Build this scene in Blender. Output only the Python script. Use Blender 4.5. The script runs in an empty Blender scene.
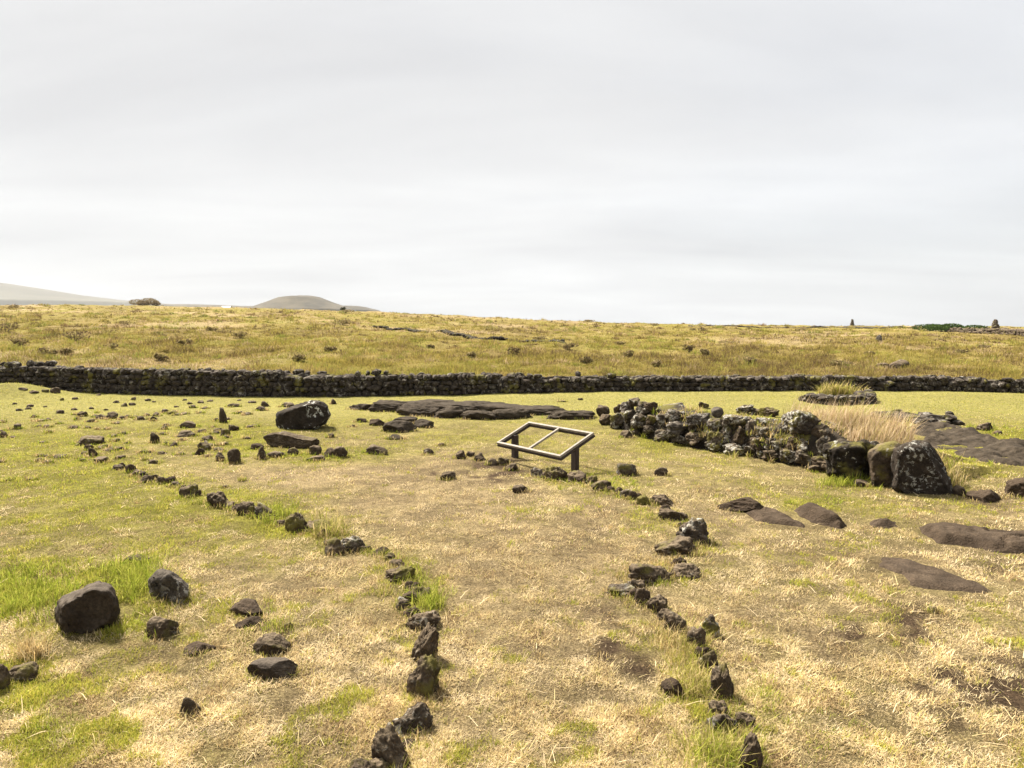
import bpy, bmesh, math, random
import numpy as np

rng = np.random.default_rng(7)
random.seed(7)
SC = bpy.context.scene
COL = SC.collection
F_PX, CX, CY, CAM_H, HORIZ = 710.0, 512.0, 384.0, 2.3, 326.0
PITCH = math.atan((CY - HORIZ) / F_PX)
CP, SP = math.cos(PITCH), math.sin(PITCH)

# ------------------------------------------------------------------ noise
def _h(ix, iy, iz, seed):
    h = (ix.astype(np.int64) * 374761393 + iy.astype(np.int64) * 668265263 + iz.astype(np.int64) * 1274126177 + seed * 974634777) & 0xFFFFFFFF
    h = ((h ^ (h >> 13)) * 1274126177) & 0xFFFFFFFF
    h = ((h ^ (h >> 16)) * 2246822519) & 0xFFFFFFFF
    return ((h ^ (h >> 15)) & 0xFFFFFF) / float(0xFFFFFF)

def noise3(x, y, z, seed=0):
    xi, yi, zi = np.floor(x), np.floor(y), np.floor(z)
    fx, fy, fz = x - xi, y - yi, z - zi
    fx, fy, fz = [t * t * t * (t * (t * 6 - 15) + 10) for t in (fx, fy, fz)]
    o = 0
    for a in (0, 1):
        for b in (0, 1):
            for c in (0, 1):
                w = (fx if a else 1 - fx) * (fy if b else 1 - fy) * (fz if c else 1 - fz)
                o = o + w * _h(xi + a, yi + b, zi + c, seed)
    return o * 2 - 1

def noise2(x, y, seed=0):
    xi, yi = np.floor(x), np.floor(y)
    fx, fy = x - xi, y - yi
    fx, fy = [t * t * (3 - 2 * t) for t in (fx, fy)]
    zz = np.zeros_like(xi)
    g = lambda a, b: _h(xi + a, yi + b, zz, seed)
    return ((g(0, 0) * (1 - fx) + g(1, 0) * fx) * (1 - fy) + (g(0, 1) * (1 - fx) + g(1, 1) * fx) * fy) * 2 - 1

def fbm2(x, y, seed=0, oct=4):
    o, a, s = 0, 1.0, 0
    for k in range(oct):
        o = o + a * noise2(x * 2 ** k + 17.3 * k, y * 2 ** k - 9.1 * k, seed + k); s += a; a *= .5
    return o / s

def fbm3(p, f, seed=0, oct=3):
    o, a, s = 0, 1.0, 0
    for k in range(oct):
        q = p * f * 2 ** k + 31.7 * (k + 1)
        o = o + a * noise3(q[:, 0], q[:, 1], q[:, 2], seed + k); s += a; a *= .5
    return o / s

def sstep(a, b, t):
    t = np.clip((t - a) / (b - a), 0, 1)
    return t * t * (3 - 2 * t)

# ------------------------------------------------------------------ camera geometry, terrain
def project(P):
    P = np.asarray(P, float)
    x, y, z = P[..., 0], P[..., 1], P[..., 2] - CAM_H
    d = y * CP - z * SP
    v = y * SP + z * CP
    d = np.where(np.abs(d) < 1e-3, 1e-3, d)
    return CX + F_PX * x / d, CY - F_PX * v / d, d

def ray(px, py):
    a, b = (np.asarray(px, float) - CX) / F_PX, (CY - np.asarray(py, float)) / F_PX
    return a, CP + b * SP, -SP + b * CP

def flat_at(px, py, z=0.0):
    dx, dy, dz = ray(px, py)
    t = (z - CAM_H) / dz
    return dx * t, dy * t

RIDGE_PX = [-900, -200, 0, 150, 250, 340, 385, 450, 520, 620, 700, 800, 1024, 1200, 2000]
RIDGE_E = [17, 20.5, 20.5, 20, 17.5, 15, 13.5, 10.5, 7, 3, 1.0, 0.3, -1.2, -1.5, -2]
RUIN_BASE = [(606, 425), (640, 437), (672, 444), (704, 450), (735, 454), (765, 460), (800, 466), (832, 472), (862, 480), (895, 486), (925, 493), (950, 496)]
RUIN_XY = [tuple(float(c) for c in flat_at(*p)) for p in RUIN_BASE]

def seg_dist(x, y, pts):
    """distance to a polyline, position along it 0..n, signed side (>0 is farther from the camera)"""
    best = np.full(np.shape(x), 1e9); tt = np.zeros(np.shape(x)); side = np.zeros(np.shape(x))
    for i in range(len(pts) - 1):
        (ax, ay), (bx, by) = pts[i], pts[i + 1]
        ex, ey = bx - ax, by - ay
        t = np.clip(((x - ax) * ex + (y - ay) * ey) / (ex * ex + ey * ey), 0, 1)
        qx, qy = ax + t * ex, ay + t * ey
        d = np.hypot(x - qx, y - qy)
        m = d < best
        best = np.where(m, d, best); tt = np.where(m, i + t, tt)
        side = np.where(m, np.sign(ex * (y - ay) - ey * (x - ax)), side)
    return best, tt, side

MOUND = tuple(float(c) for c in flat_at(8, 396))

def terrain(x, y):
    x = np.asarray(x, float); y = np.asarray(y, float)
    z = 0.045 * fbm2(x / 2.6 + 3, y / 2.6, 11, 3) + 0.018 * fbm2(x / .55, y / .55, 21, 2)
    # grassy bank behind the ruined wall
    d, t, s = seg_dist(x, y, RUIN_XY)
    top = np.interp(t, [0, 1, 3, 5, 6, 7, 8, 9, 9.8], [.05, .4, .5, .5, .5, .45, .3, .16, .0])
    bank = np.where(s > 0, sstep(.25, .7, d) * (1 - sstep(1.1, 3.2, d)), 0) * top
    bank = bank * np.where((t > .02) & (t < 10.95), 1, 0)
    z = z + bank
    z = z + 0.42 * np.exp(-(((x - MOUND[0]) / 1.6) ** 2 + ((y - MOUND[1]) / .9) ** 2))
    # long slope beyond the boundary wall
    yy = np.maximum(y, 1.0)
    px = CX + F_PX * x / yy
    zr_e = np.interp(px, RIDGE_PX, RIDGE_E)
    yr = 178 + 14 * noise2(px / 90.0, px * 0, 5)
    zr = 2.3 + zr_e * yr / F_PX
    s = np.clip((y - 27.0) / (yr - 27.0), 0, 1)
    far = zr * s + np.where(y > yr, -(y - yr) * 0.085, 0)
    b = sstep(27, 40, y) * (1 - sstep(178, 230, y))
    far = far + b * (0.34 * fbm2(x / 4.5, y / 6.0, 41, 3) + 0.22 * fbm2(x / 1.5, y / 1.9, 51, 2))
    return z * (1 - sstep(26, 34, y)) + np.where(y > 27, far, 0)

def at(px, py):
    """point of the terrain seen in that direction (scalar)"""
    dx, dy, dz = [float(c) for c in ray(px, py)]
    if py > 388:
        z = 0.0
        for _ in range(12):
            t = (z - CAM_H) / dz
            z = .5 * z + .5 * float(terrain(dx * t, dy * t))
        t = (z - CAM_H) / dz
        return np.array([dx * t, dy * t, float(terrain(dx * t, dy * t))])
    ts = np.geomspace(24, 260, 900)
    g = terrain(dx * ts, dy * ts) - (CAM_H + dz * ts)
    k = np.argmax(g > 0) if (g > 0).any() else int(np.argmax(g))
    t = ts[k]
    return np.array([dx * t, dy * t, float(terrain(dx * t, dy * t))])

def at_march(px, py):
    dx, dy, dz = [float(c) for c in ray(px, py)]
    ts = np.linspace(4, 40, 3000)
    g = terrain(dx * ts, dy * ts) - (CAM_H + dz * ts)
    t = ts[int(np.argmax(g > 0))]
    return np.array([dx * t, dy * t, float(terrain(dx * t, dy * t))])

# ------------------------------------------------------------------ mesh helpers
def mesh_np(name, V, F, col=None, smooth=True):
    V = np.asarray(V, np.float32); F = np.asarray(F, np.int32)
    me = bpy.data.meshes.new(name)
    n, k = F.shape
    me.vertices.add(len(V)); me.vertices.foreach_set('co', V.ravel())
    me.loops.add(n * k); me.loops.foreach_set('vertex_index', F.ravel())
    me.polygons.add(n); me.polygons.foreach_set('loop_start', np.arange(0, n * k, k, dtype=np.int32))
    me.polygons.foreach_set('use_smooth', np.full(n, smooth))
    if col is not None:
        c = np.ones((len(V), 4), np.float32); c[:, :3] = col
        at_ = me.color_attributes.new('Col', 'FLOAT_COLOR', 'POINT')
        at_.data.foreach_set('color', c.ravel())
    me.update(calc_edges=True)
    return me

def link(name, me, mat, parent=None, loc=None):
    o = bpy.data.objects.new(name, me)
    COL.objects.link(o)
    if me is not None and mat is not None:
        me.materials.append(mat)
    if loc is not None:
        o.location = loc
    if parent is not None:
        o.parent = parent
    return o

def tag(o, label, cat, group=None):
    o['label'] = label; o['category'] = cat
    if group: o['group'] = group
    return o

def empty(name, loc, label, cat, group=None):
    return tag(link(name, None, None, None, loc), label, cat, group)

def kind(o, k):
    o['kind'] = k
    return o

# ------------------------------------------------------------------ materials
def new_mat(name):
    m = bpy.data.materials.new(name); m.use_nodes = True
    nt = m.node_tree; nt.nodes.clear()
    return m, nt, (lambda t, **k: _node(nt, t, **k))

def _node(nt, t, **k):
    n = nt.nodes.new(t)
    for a, v in k.items():
        if a.startswith('i_'):
            n.inputs[int(a[2:]) if a[2:].isdigit() else a[2:]].default_value = v
        else:
            setattr(n, a, v)
    return n

def ramp(nt, src, stops):
    r = nt.nodes.new('ShaderNodeValToRGB')
    el = r.color_ramp.elements
    while len(el) < len(stops): el.new(.5)
    for e, (p, c) in zip(el, stops):
        e.position = p; e.color = (*c, 1) if len(c) == 3 else c
    nt.links.new(src, r.inputs[0])
    return r.outputs[0]

def mixc(nt, fac, a, b, mode='MIX'):
    m = nt.nodes.new('ShaderNodeMix'); m.data_type = 'RGBA'; m.blend_type = mode
    for s, v in ((0, fac), (6, a), (7, b)):
        if hasattr(v, 'is_linked'): nt.links.new(v, m.inputs[s])
        else: m.inputs[s].default_value = v if s == 0 else (*v, 1)
    return m.outputs[2]

def rock_material(name, dark, mid, light, lichen=0.0, lich_col=(.42, .41, .37), moss=0.0, rough=.92, bump=.6, fine=1.0, top=(.17, .14, .10), topamt=.35):
    m, nt, N = new_mat(name)
    L = nt.links.new
    tc = N('ShaderNodeTexCoord'); oi = N('ShaderNodeObjectInfo')
    off = N('ShaderNodeVectorMath', operation='SCALE', i_0=(37.0, 19.0, 53.0)); L(oi.outputs['Random'], off.inputs[3])
    add = N('ShaderNodeVectorMath', operation='ADD'); L(tc.outputs['Object'], add.inputs[0]); L(off.outputs[0], add.inputs[1])
    P = add.outputs[0]
    def nz(s, d=6, r=.6, dist=0.0):
        n = N('ShaderNodeTexNoise', i_Scale=s, i_Detail=d, i_Roughness=r, i_Distortion=dist); L(P, n.inputs['Vector']); return n.outputs['Fac']
    base = ramp(nt, nz(5.0 * fine, 8, .65), [(.25, dark), (.5, mid), (.78, light)])
    sp = ramp(nt, nz(34 * fine, 4, .7), [(.3, (.35, .35, .35)), (.62, (1.25, 1.22, 1.18))])
    base = mixc(nt, .75, base, sp, 'MULTIPLY')
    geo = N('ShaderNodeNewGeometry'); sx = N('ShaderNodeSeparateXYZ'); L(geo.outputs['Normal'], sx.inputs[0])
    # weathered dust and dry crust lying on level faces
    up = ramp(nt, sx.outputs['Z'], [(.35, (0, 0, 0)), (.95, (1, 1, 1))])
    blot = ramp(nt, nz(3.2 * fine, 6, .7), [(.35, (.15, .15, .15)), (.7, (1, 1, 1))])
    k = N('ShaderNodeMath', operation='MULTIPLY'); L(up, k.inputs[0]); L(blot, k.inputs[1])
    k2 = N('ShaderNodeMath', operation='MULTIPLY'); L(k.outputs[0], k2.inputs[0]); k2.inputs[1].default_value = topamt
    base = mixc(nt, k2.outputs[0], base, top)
    if moss:
        ms = ramp(nt, nz(2.4 * fine, 5, .6), [(.58 - moss * .2, (0, 0, 0)), (.66 - moss * .2, (.8, .8, .8))])
        base = mixc(nt, ms, base, (.13, .115, .03))
    if lichen:
        big = ramp(nt, nz(2.6 * fine, 3, .5), [(.46, (0, 0, 0)), (.58, (1, 1, 1))])
        sm = ramp(nt, nz(11 * fine, 7, .68, .4), [(.60 - lichen * .16, (0, 0, 0)), (.645 - lichen * .16, (1, 1, 1))])
        kk = N('ShaderNodeMath', operation='MULTIPLY'); L(big, kk.inputs[0]); L(sm, kk.inputs[1])
        base = mixc(nt, kk.outputs[0], base, lich_col)
    b1 = N('ShaderNodeBump', i_Strength=bump, i_Distance=.02); L(nz(26 * fine, 8, .75), b1.inputs['Height'])
    vor = N('ShaderNodeTexVoronoi', i_Scale=48 * fine); L(P, vor.inputs['Vector'])
    b2 = N('ShaderNodeBump', i_Strength=bump * .6, i_Distance=.01); L(vor.outputs['Distance'], b2.inputs['Height']); L(b1.outputs[0], b2.inputs['Normal'])
    bs = N('ShaderNodeBsdfPrincipled', i_Roughness=rough); bs.inputs['Specular IOR Level'].default_value = .08
    L(base, bs.inputs['Base Color']); L(b2.outputs[0], bs.inputs['Normal'])
    out = N('ShaderNodeOutputMaterial'); L(bs.outputs[0], out.inputs[0])
    return m

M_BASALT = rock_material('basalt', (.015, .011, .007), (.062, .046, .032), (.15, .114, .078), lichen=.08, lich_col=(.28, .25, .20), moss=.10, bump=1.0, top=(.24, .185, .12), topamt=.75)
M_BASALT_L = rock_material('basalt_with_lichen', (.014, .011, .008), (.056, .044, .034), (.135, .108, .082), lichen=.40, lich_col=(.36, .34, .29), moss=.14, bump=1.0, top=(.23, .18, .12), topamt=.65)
M_BIGL = rock_material('boulder_with_white_lichen', (.012, .010, .008), (.030, .024, .019), (.062, .050, .039), lichen=.40, lich_col=(.55, .55, .50), bump=.7, fine=.8, topamt=.2)
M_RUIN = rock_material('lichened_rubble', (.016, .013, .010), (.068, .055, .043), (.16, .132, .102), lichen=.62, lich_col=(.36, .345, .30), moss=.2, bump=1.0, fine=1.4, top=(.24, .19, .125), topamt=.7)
M_BLOCK = rock_material('speckled_block', (.012, .009, .007), (.036, .028, .022), (.085, .068, .052), lichen=.46, lich_col=(.33, .32, .28), bump=1.0, fine=1.8, topamt=.2)
M_SMOOTH = rock_material('smooth_boulder', (.020, .015, .011), (.040, .031, .023), (.075, .059, .044), bump=.6, fine=1.1, top=(.19, .155, .12), topamt=.55, rough=.85)
M_GREY = rock_material('grey_crusted_stone', (.022, .019, .016), (.070, .059, .049), (.17, .148, .122), lichen=.45, lich_col=(.33, .31, .27), bump=.8, fine=1.3)
M_BROWN = rock_material('brown_lava', (.018, .012, .008), (.048, .034, .023), (.105, .077, .053), bump=1.0, top=(.13, .097, .066), topamt=.35)
M_SHEET = rock_material('lava_sheet', (.018, .014, .010), (.046, .036, .026), (.10, .08, .058), bump=1.0, fine=1.0, top=(.11, .088, .06), topamt=.2)
M_RUBBLE = rock_material('rubble_fill', (.008, .006, .005), (.020, .016, .012), (.05, .04, .03), lichen=.1, moss=.2, bump=.9)

def blade_material(name, trans=.35):
    m, nt, N = new_mat(name); L = nt.links.new
    a = N('ShaderNodeAttribute', attribute_name='Col')
    d = N('ShaderNodeBsdfDiffuse'); t = N('ShaderNodeBsdfTranslucent'); mx = N('ShaderNodeMixShader', i_0=trans)
    L(a.outputs['Color'], d.inputs[0]); L(a.outputs['Color'], t.inputs[0])
    L(d.outputs[0], mx.inputs[1]); L(t.outputs[0], mx.inputs[2])
    out = N('ShaderNodeOutputMaterial'); L(mx.outputs[0], out.inputs[0])
    return m
M_BLADE = blade_material('grass_blades')
M_LEAF = blade_material('shrub_leaves', .25)

def ground_material():
    m, nt, N = new_mat('turf_and_soil'); L = nt.links.new
    a = N('ShaderNodeAttribute', attribute_name='Col')
    tc = N('ShaderNodeTexCoord')
    def nz(s, d=6, r=.6):
        n = N('ShaderNodeTexNoise', i_Scale=s, i_Detail=d, i_Roughness=r); L(tc.outputs['Object'], n.inputs['Vector']); return n.outputs['Fac']
    v = ramp(nt, nz(9, 8, .7), [(.3, (.5, .48, .45)), (.5, (.9, .9, .88)), (.72, (1.35, 1.32, 1.25))])
    c = mixc(nt, 1.0, a.outputs['Color'], v, 'MULTIPLY')
    v2 = ramp(nt, nz(55, 5, .7), [(.36, (.3, .27, .25)), (.64, (1.7, 1.7, 1.65))])
    c = mixc(nt, .8, c, v2, 'MULTIPLY')
    b = N('ShaderNodeBump', i_Strength=1.0, i_Distance=.06); L(nz(40, 8, .75), b.inputs['Height'])
    bs = N('ShaderNodeBsdfPrincipled', i_Roughness=1.0); bs.inputs['Specular IOR Level'].default_value = .05
    L(c, bs.inputs['Base Color']); L(b.outputs[0], bs.inputs['Normal'])
    out = N('ShaderNodeOutputMaterial'); L(bs.outputs[0], out.inputs[0])
    return m
M_GROUND = ground_material()

def simple(name, c1, c2, scale, rough=.9, bump=.2, stretch=None):
    m, nt, N = new_mat(name); L = nt.links.new
    tc = N('ShaderNodeTexCoord'); mp = N('ShaderNodeMapping')
    if stretch: mp.inputs['Scale'].default_value = stretch
    L(tc.outputs['Object'], mp.inputs[0])
    n = N('ShaderNodeTexNoise', i_Scale=scale, i_Detail=7, i_Roughness=.65); L(mp.outputs[0], n.inputs['Vector'])
    c = ramp(nt, n.outputs['Fac'], [(.3, c1), (.7, c2)])
    b = N('ShaderNodeBump', i_Strength=bump, i_Distance=.01); L(n.outputs['Fac'], b.inputs['Height'])
    bs = N('ShaderNodeBsdfPrincipled', i_Roughness=rough); bs.inputs['Specular IOR Level'].default_value = .3
    L(c, bs.inputs['Base Color']); L(b.outputs[0], bs.inputs['Normal'])
    out = N('ShaderNodeOutputMaterial'); L(bs.outputs[0], out.inputs[0])
    return m
M_WOOD_PALE = simple('weathered_grey_timber', (.15, .13, .105), (.31, .27, .225), 14, .75, .25)
M_WOOD_DARK = simple('dark_stained_post', (.022, .014, .011), (.05, .034, .027), 20, .7, .3, (1, 1, .15))
M_HILL = simple('hill_grassland', (.035, .032, .024), (.105, .088, .058), .03, 1, 0)
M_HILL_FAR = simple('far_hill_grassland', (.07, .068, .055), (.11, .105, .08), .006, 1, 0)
M_SEA = simple('sea_water', (.05, .09, .12), (.06, .10, .13), .01, .35, 0)
M_HUTW = simple('white_wall', (.70, .69, .66), (.8, .79, .76), 3, .8, 0)
M_HUTR = simple('grey_roof', (.10, .105, .115), (.16, .165, .175), 3, .6, 0)
M_STEM = simple('shrub_stem', (.06, .045, .03), (.12, .09, .06), 9, .9, .2)

# ------------------------------------------------------------------ rocks
_ICO = {}
def ico(n):
    if n not in _ICO:
        bm = bmesh.new(); bmesh.ops.create_icosphere(bm, subdivisions=n, radius=1)
        V = np.array([v.co[:] for v in bm.verts]); F = np.array([[v.index for v in f.verts] for f in bm.faces]); bm.free()
        V /= np.linalg.norm(V, axis=1)[:, None]
        _ICO[n] = (V, F)
    return _ICO[n]

def rock_unit(n, seed, rough=1.0, cuts=9, power=2.5, pit=1.0):
    V, F = ico(n)
    r = np.random.default_rng(seed)
    R = (np.abs(V) ** power).sum(1) ** (-1 / power)
    for _ in range(cuts):
        nn = r.normal(size=3); nn /= np.linalg.norm(nn); off = r.uniform(.62, .93)
        d = V @ nn
        lim = np.where(d > 1e-3, off / np.maximum(d, 1e-3), 9)
        R = np.minimum(R, lim)
    s = int(r.integers(1, 99999))
    disp = 1 + rough * (.16 * fbm3(V, 1.4, s, 2) + .085 * fbm3(V, 4.0, s + 7, 2) + .05 * fbm3(V, 10.0, s + 13, 2))
    if n >= 5:
        disp += rough * .03 * fbm3(V, 24.0, s + 23, 2)
    pn = fbm3(V, 6.0, s + 31, 2)
    disp -= pit * rough * .09 * np.clip(pn - .18, 0, 1)
    return V * (R * disp)[:, None], F

def rotz(a):
    c, s = math.cos(a), math.sin(a)
    return np.array([[c, -s, 0], [s, c, 0], [0, 0, 1.]])
def roty(a):
    c, s = math.cos(a), math.sin(a)
    return np.array([[c, 0, s], [0, 1, 0], [-s, 0, c]])

FOOT = []          # footprints kept free of turf: centre, radii
ROCKS = []

def fit_rock(name, box, mat, seed=None, rough=1.0, cuts=9, dr=.8, tilt=0.0, power=2.5, pit=1.0, depth=None, sink=.42, parent=None, sub=None, foot=True):
    """a stone of real size lying where the terrain is seen through the box; depth = metres away for a stone laid on others"""
    x0, y0, x1, y1 = box
    seed = seed if seed is not None else int(rng.integers(1, 10 ** 6))
    wpx = x1 - x0
    if sub is None:
        sub = 6 if wpx > 46 else 5 if wpx > 22 else 4 if wpx > 9 else 3
    U, F = rock_unit(sub, seed, rough, cuts, power, pit)
    yaw = np.random.default_rng(seed + 5).uniform(-.5, .5)
    pc = (x0 + x1) / 2
    if depth is None:
        g = at(pc, y1 - .15 * (y1 - y0))
        d = float(project(g)[2])
    else:
        dx, dy, dz = [float(c) for c in ray(pc, (y0 + y1) / 2)]
        g = np.array([dx, dy, dz]) * depth + np.array([0, 0, CAM_H]); d = depth
    W = wpx * d / F_PX / 2
    th = math.atan2(CAM_H, max(g[1], 1))
    app = (y1 - y0) * d / F_PX
    D = W * dr
    H = max((app - D * math.sin(th)) / math.cos(th), .35 * app) / 2
    if depth is None: H *= 1 / (1 - sink)
    loc = g.copy()
    if depth is None:
        loc[1] += D * .5
        loc[2] = float(terrain(loc[0], loc[1])) + H * (1 - 2 * sink)
    R = rotz(yaw) @ roty(tilt)
    for it in range(6):
        P = (U * [W, D, H]) @ roty(tilt).T @ rotz(yaw).T + loc
        vis = P if depth is not None else P[P[:, 2] >= terrain(P[:, 0], P[:, 1]) - .003]
        if len(vis) < 4:
            loc[2] += H * .3; continue
        u, v, _ = project(vis)
        w_, h_ = u.max() - u.min(), v.max() - v.min()
        W *= np.clip(wpx / max(w_, .1), .6, 1.6)
        q = np.clip((y1 - y0) / max(h_, .1), .6, 1.6)
        H *= q; D *= q ** .6
        D = min(max(D, .35 * W), 1.6 * W)
        loc[0] += (pc - (u.max() + u.min()) / 2) * d / F_PX
        if depth is None:
            ey = y1 - v.max()
            loc[1] -= np.clip(ey * d * d / (F_PX * CAM_H) * .8, -.4, .4)
            loc[2] = float(terrain(loc[0], loc[1])) + H * (1 - 2 * sink)
        else:
            loc[2] += -((y0 + y1) / 2 - (v.max() + v.min()) / 2) * d / F_PX
    P = (U * [W, D, H]) @ roty(tilt).T @ rotz(yaw).T
    base = np.array([loc[0], loc[1], float(terrain(loc[0], loc[1])) if depth is None else loc[2] - H])
    P = P + (loc - base)
    po = np.array([0., 0, 0]) if parent is None else np.array(parent.location[:])
    o = link(name, mesh_np(name, P, F), mat, parent, tuple(base - po))
    if depth is None and foot:
        FOOT.append((loc[0], loc[1], W * .86, D * .86, yaw))
        ROCKS.append((loc[0], loc[1], W, D, H))
    return o

def hull_rock(name, outline, depth, thick, mat, seed, loc_pt, sub=5, lean=.25, amp=.03, parent=None, soft=2, edge=.035):
    """angular block: an outline with its own distance, real size and thickness"""
    pts = []
    O = np.array(outline, float); c = np.array([(O[:, 0].min() + O[:, 0].max()) / 2, O[:, 1].max() * .62 + O[:, 1].min() * .38])
    for k, (sc_, back) in enumerate(((.80, 0), (.95, .18), (1.0, .55), (.9, .85), (.7, 1.0))):
        for p in O:
            q = c + (p - c) * sc_
            dx, dy, dz = [float(t) for t in ray(*q)]
            dd = depth + back * thick
            pts.append((dx * dd, dy * dd, CAM_H + dz * dd))
    bm = bmesh.new()
    vs = [bm.verts.new(p) for p in pts]
    r = bmesh.ops.convex_hull(bm, input=vs)
    bmesh.ops.delete(bm, geom=[v for v in bm.verts if not v.link_faces], context='VERTS')
    bmesh.ops.triangulate(bm, faces=bm.faces[:])
    for _ in range(sub):
        bmesh.ops.subdivide_edges(bm, edges=[e for e in bm.edges if e.calc_length() > edge], cuts=1)
        bmesh.ops.triangulate(bm, faces=bm.faces[:])
    for _ in range(soft):
        bmesh.ops.smooth_vert(bm, verts=bm.verts[:], factor=.5, use_axis_x=True, use_axis_y=True, use_axis_z=True)
    bm.normal_update()
    V = np.array([v.co[:] for v in bm.verts]); Nn = np.array([v.normal[:] for v in bm.verts])
    F = np.array([[v.index for v in f.verts] for f in bm.faces]); bm.free()
    V = V + Nn * (amp * (fbm3(V, 2.2, seed, 2) + .7 * fbm3(V, 7, seed + 3, 3) + .3 * fbm3(V, 25, seed + 9, 2)))[:, None]
    b = np.array(loc_pt)
    po = np.array([0., 0, 0]) if parent is None else np.array(parent.location[:])
    return link(name, mesh_np(name, V - b, F), mat, parent, tuple(b - po))

def poly_inside(x, y, poly):
    inside = np.zeros(np.shape(x), bool)
    n = len(poly)
    for i in range(n):
        (ax, ay), (bx, by) = poly[i], poly[(i + 1) % n]
        c = (ay > y) != (by > y)
        with np.errstate(divide='ignore', invalid='ignore'):
            xi = (bx - ax) * (y - ay) / (by - ay + 1e-12) + ax
        inside ^= c & (x < xi)
    return inside

SLABS = []
def slab(name, px_poly, h, mat, edge=.25, rough=.05, res=.05, seed=1, sinkgrid=.06):
    poly = [tuple(at(*p)[:2]) for p in px_poly]
    P = np.array(poly); c = P.mean(0)
    x0, y0 = P.min(0) - .15; x1, y1 = P.max(0) + .15
    nx, ny = int((x1 - x0) / res) + 2, int((y1 - y0) / res) + 2
    X, Y = np.meshgrid(np.linspace(x0, x1, nx), np.linspace(y0, y1, ny))
    wob = .13
    Xw = X + wob * fbm2(X * 2.2, Y * 2.2, seed + 3, 5); Yw = Y + wob * fbm2(X * 2.2 + 40, Y * 2.2, seed + 4, 5)
    ins = poly_inside(Xw, Yw, poly)
    d, _, _ = seg_dist(Xw, Yw, poly + [poly[0]])
    d = np.where(ins, d, -d)
    Z = terrain(X, Y) + h * sstep(-.02, edge, d) * (1 + .5 * fbm2(X * 1.1, Y * 1.1, seed, 3)) + rough * fbm2(X * 2.3, Y * 2.3, seed + 9, 4) * sstep(-.05, edge, d) - .03 - .25 * sstep(.02, -.14, d) * 1.0
    Z = Z + .7 * rough * np.abs(fbm2(X * 5, Y * 7, seed + 19, 4)) * sstep(0, .1, d)
    cr = np.abs(fbm2(X * 1.6 + 5, Y * 1.6, seed + 29, 3)); Z = Z - .05 * (1 - sstep(0, .05, cr)) * sstep(0, .15, d) * (1 if h > .055 else 0)
    keep = d > -.14
    idx = -np.ones(X.shape, int); idx[keep] = np.arange(keep.sum())
    q = np.stack([idx[:-1, :-1], idx[:-1, 1:], idx[1:, 1:], idx[1:, :-1]], -1).reshape(-1, 4)
    q = q[(q >= 0).all(1)]
    V = np.stack([X[keep], Y[keep], Z[keep]], -1)
    # close it underneath so that it is a solid piece of rock
    loc = np.array([c[0], c[1], float(terrain(*c))])
    me = mesh_np(name, V - loc, q)
    bm = bmesh.new(); bm.from_mesh(me)
    be = [e for e in bm.edges if e.is_boundary]
    ex = bmesh.ops.extrude_edge_only(bm, edges=be)
    nv = [g for g in ex['geom'] if isinstance(g, bmesh.types.BMVert)]
    for v in nv: v.co.z -= .2
    bm.to_mesh(me); bm.free()
    for p in me.polygons: p.use_smooth = True
    SLABS.append(poly)
    return link(name, me, mat, None, tuple(loc))

# ================================================================== kerb rows
KERB_L = [(112, 464, 124, 470), (132, 469, 145, 476), (140, 475, 154, 483), (157, 476, 168, 484), (170, 481, 180, 487), (180, 483, 197, 497),
          (208, 491, 228.5, 508), (238, 501, 258, 516), (256, 502, 272, 519), (286, 512, 306, 533), (307, 519, 332, 533), (326, 537, 344, 556), (342, 535, 364, 553),
          (383, 552, 396, 561), (386, 565, 413, 583), (410, 586, 432, 602), (395, 596, 412, 611), (405, 610, 441, 632), (411, 622, 439, 664), (406, 654, 441, 699),
          (392, 702, 433, 738), (371, 722, 411, 772), (345, 757, 380, 790)]
KERB_R = [(531, 467, 543, 477), (544, 465, 567, 481), (569, 470, 585, 482), (592, 480, 610, 491), (621, 489, 636, 499), (637, 494, 648, 505), (652, 494, 673, 507),
          (660, 508, 686, 521), (678, 517, 709, 546), (657, 535, 693, 556), (674, 562, 700, 580), (631, 563, 669, 584), (608, 583, 638, 599), (634, 587, 652, 606),
          (645, 594, 668, 613), (662, 611, 687, 636), (699, 614, 720, 638), (686, 626, 706, 650), (696, 650, 721, 674), (710, 662, 734, 701), (706, 713, 739, 738),
          (733, 711, 756, 731), (737, 731, 763, 775)]
ORD = ['first', 'second', 'third', 'fourth', 'fifth', 'sixth', 'seventh', 'eighth', 'ninth', 'tenth', 'eleventh', 'twelfth', 'thirteenth', 'fourteenth', 'fifteenth',
       'sixteenth', 'seventeenth', 'eighteenth', 'nineteenth', 'twentieth', 'twenty-first', 'twenty-second', 'twenty-third', 'twenty-fourth']
SPEC_L = {19: 'long dark kerb stone, nearer half of the tall upright pair edging the path', 18: 'dark upright kerb stone standing just behind the long near one',
          17: 'broad flat-topped kerb stone at the far end of the long dark block', 20: 'humped brown kerb stone half hidden by straw, below the long dark block',
          21: 'jagged split dark kerb stone near the bottom edge, left path row', 22: 'kerb stone cut by the bottom edge at the end of the left row',
          11: 'left stone of the touching pair in the middle of the left row', 12: 'right rounded stone of the touching pair in the middle of the left row',
          6: 'upright blocky kerb stone, tallest in the far half of the left row', 9: 'pointed dark kerb stone between two grass tufts in the left row'}
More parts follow.
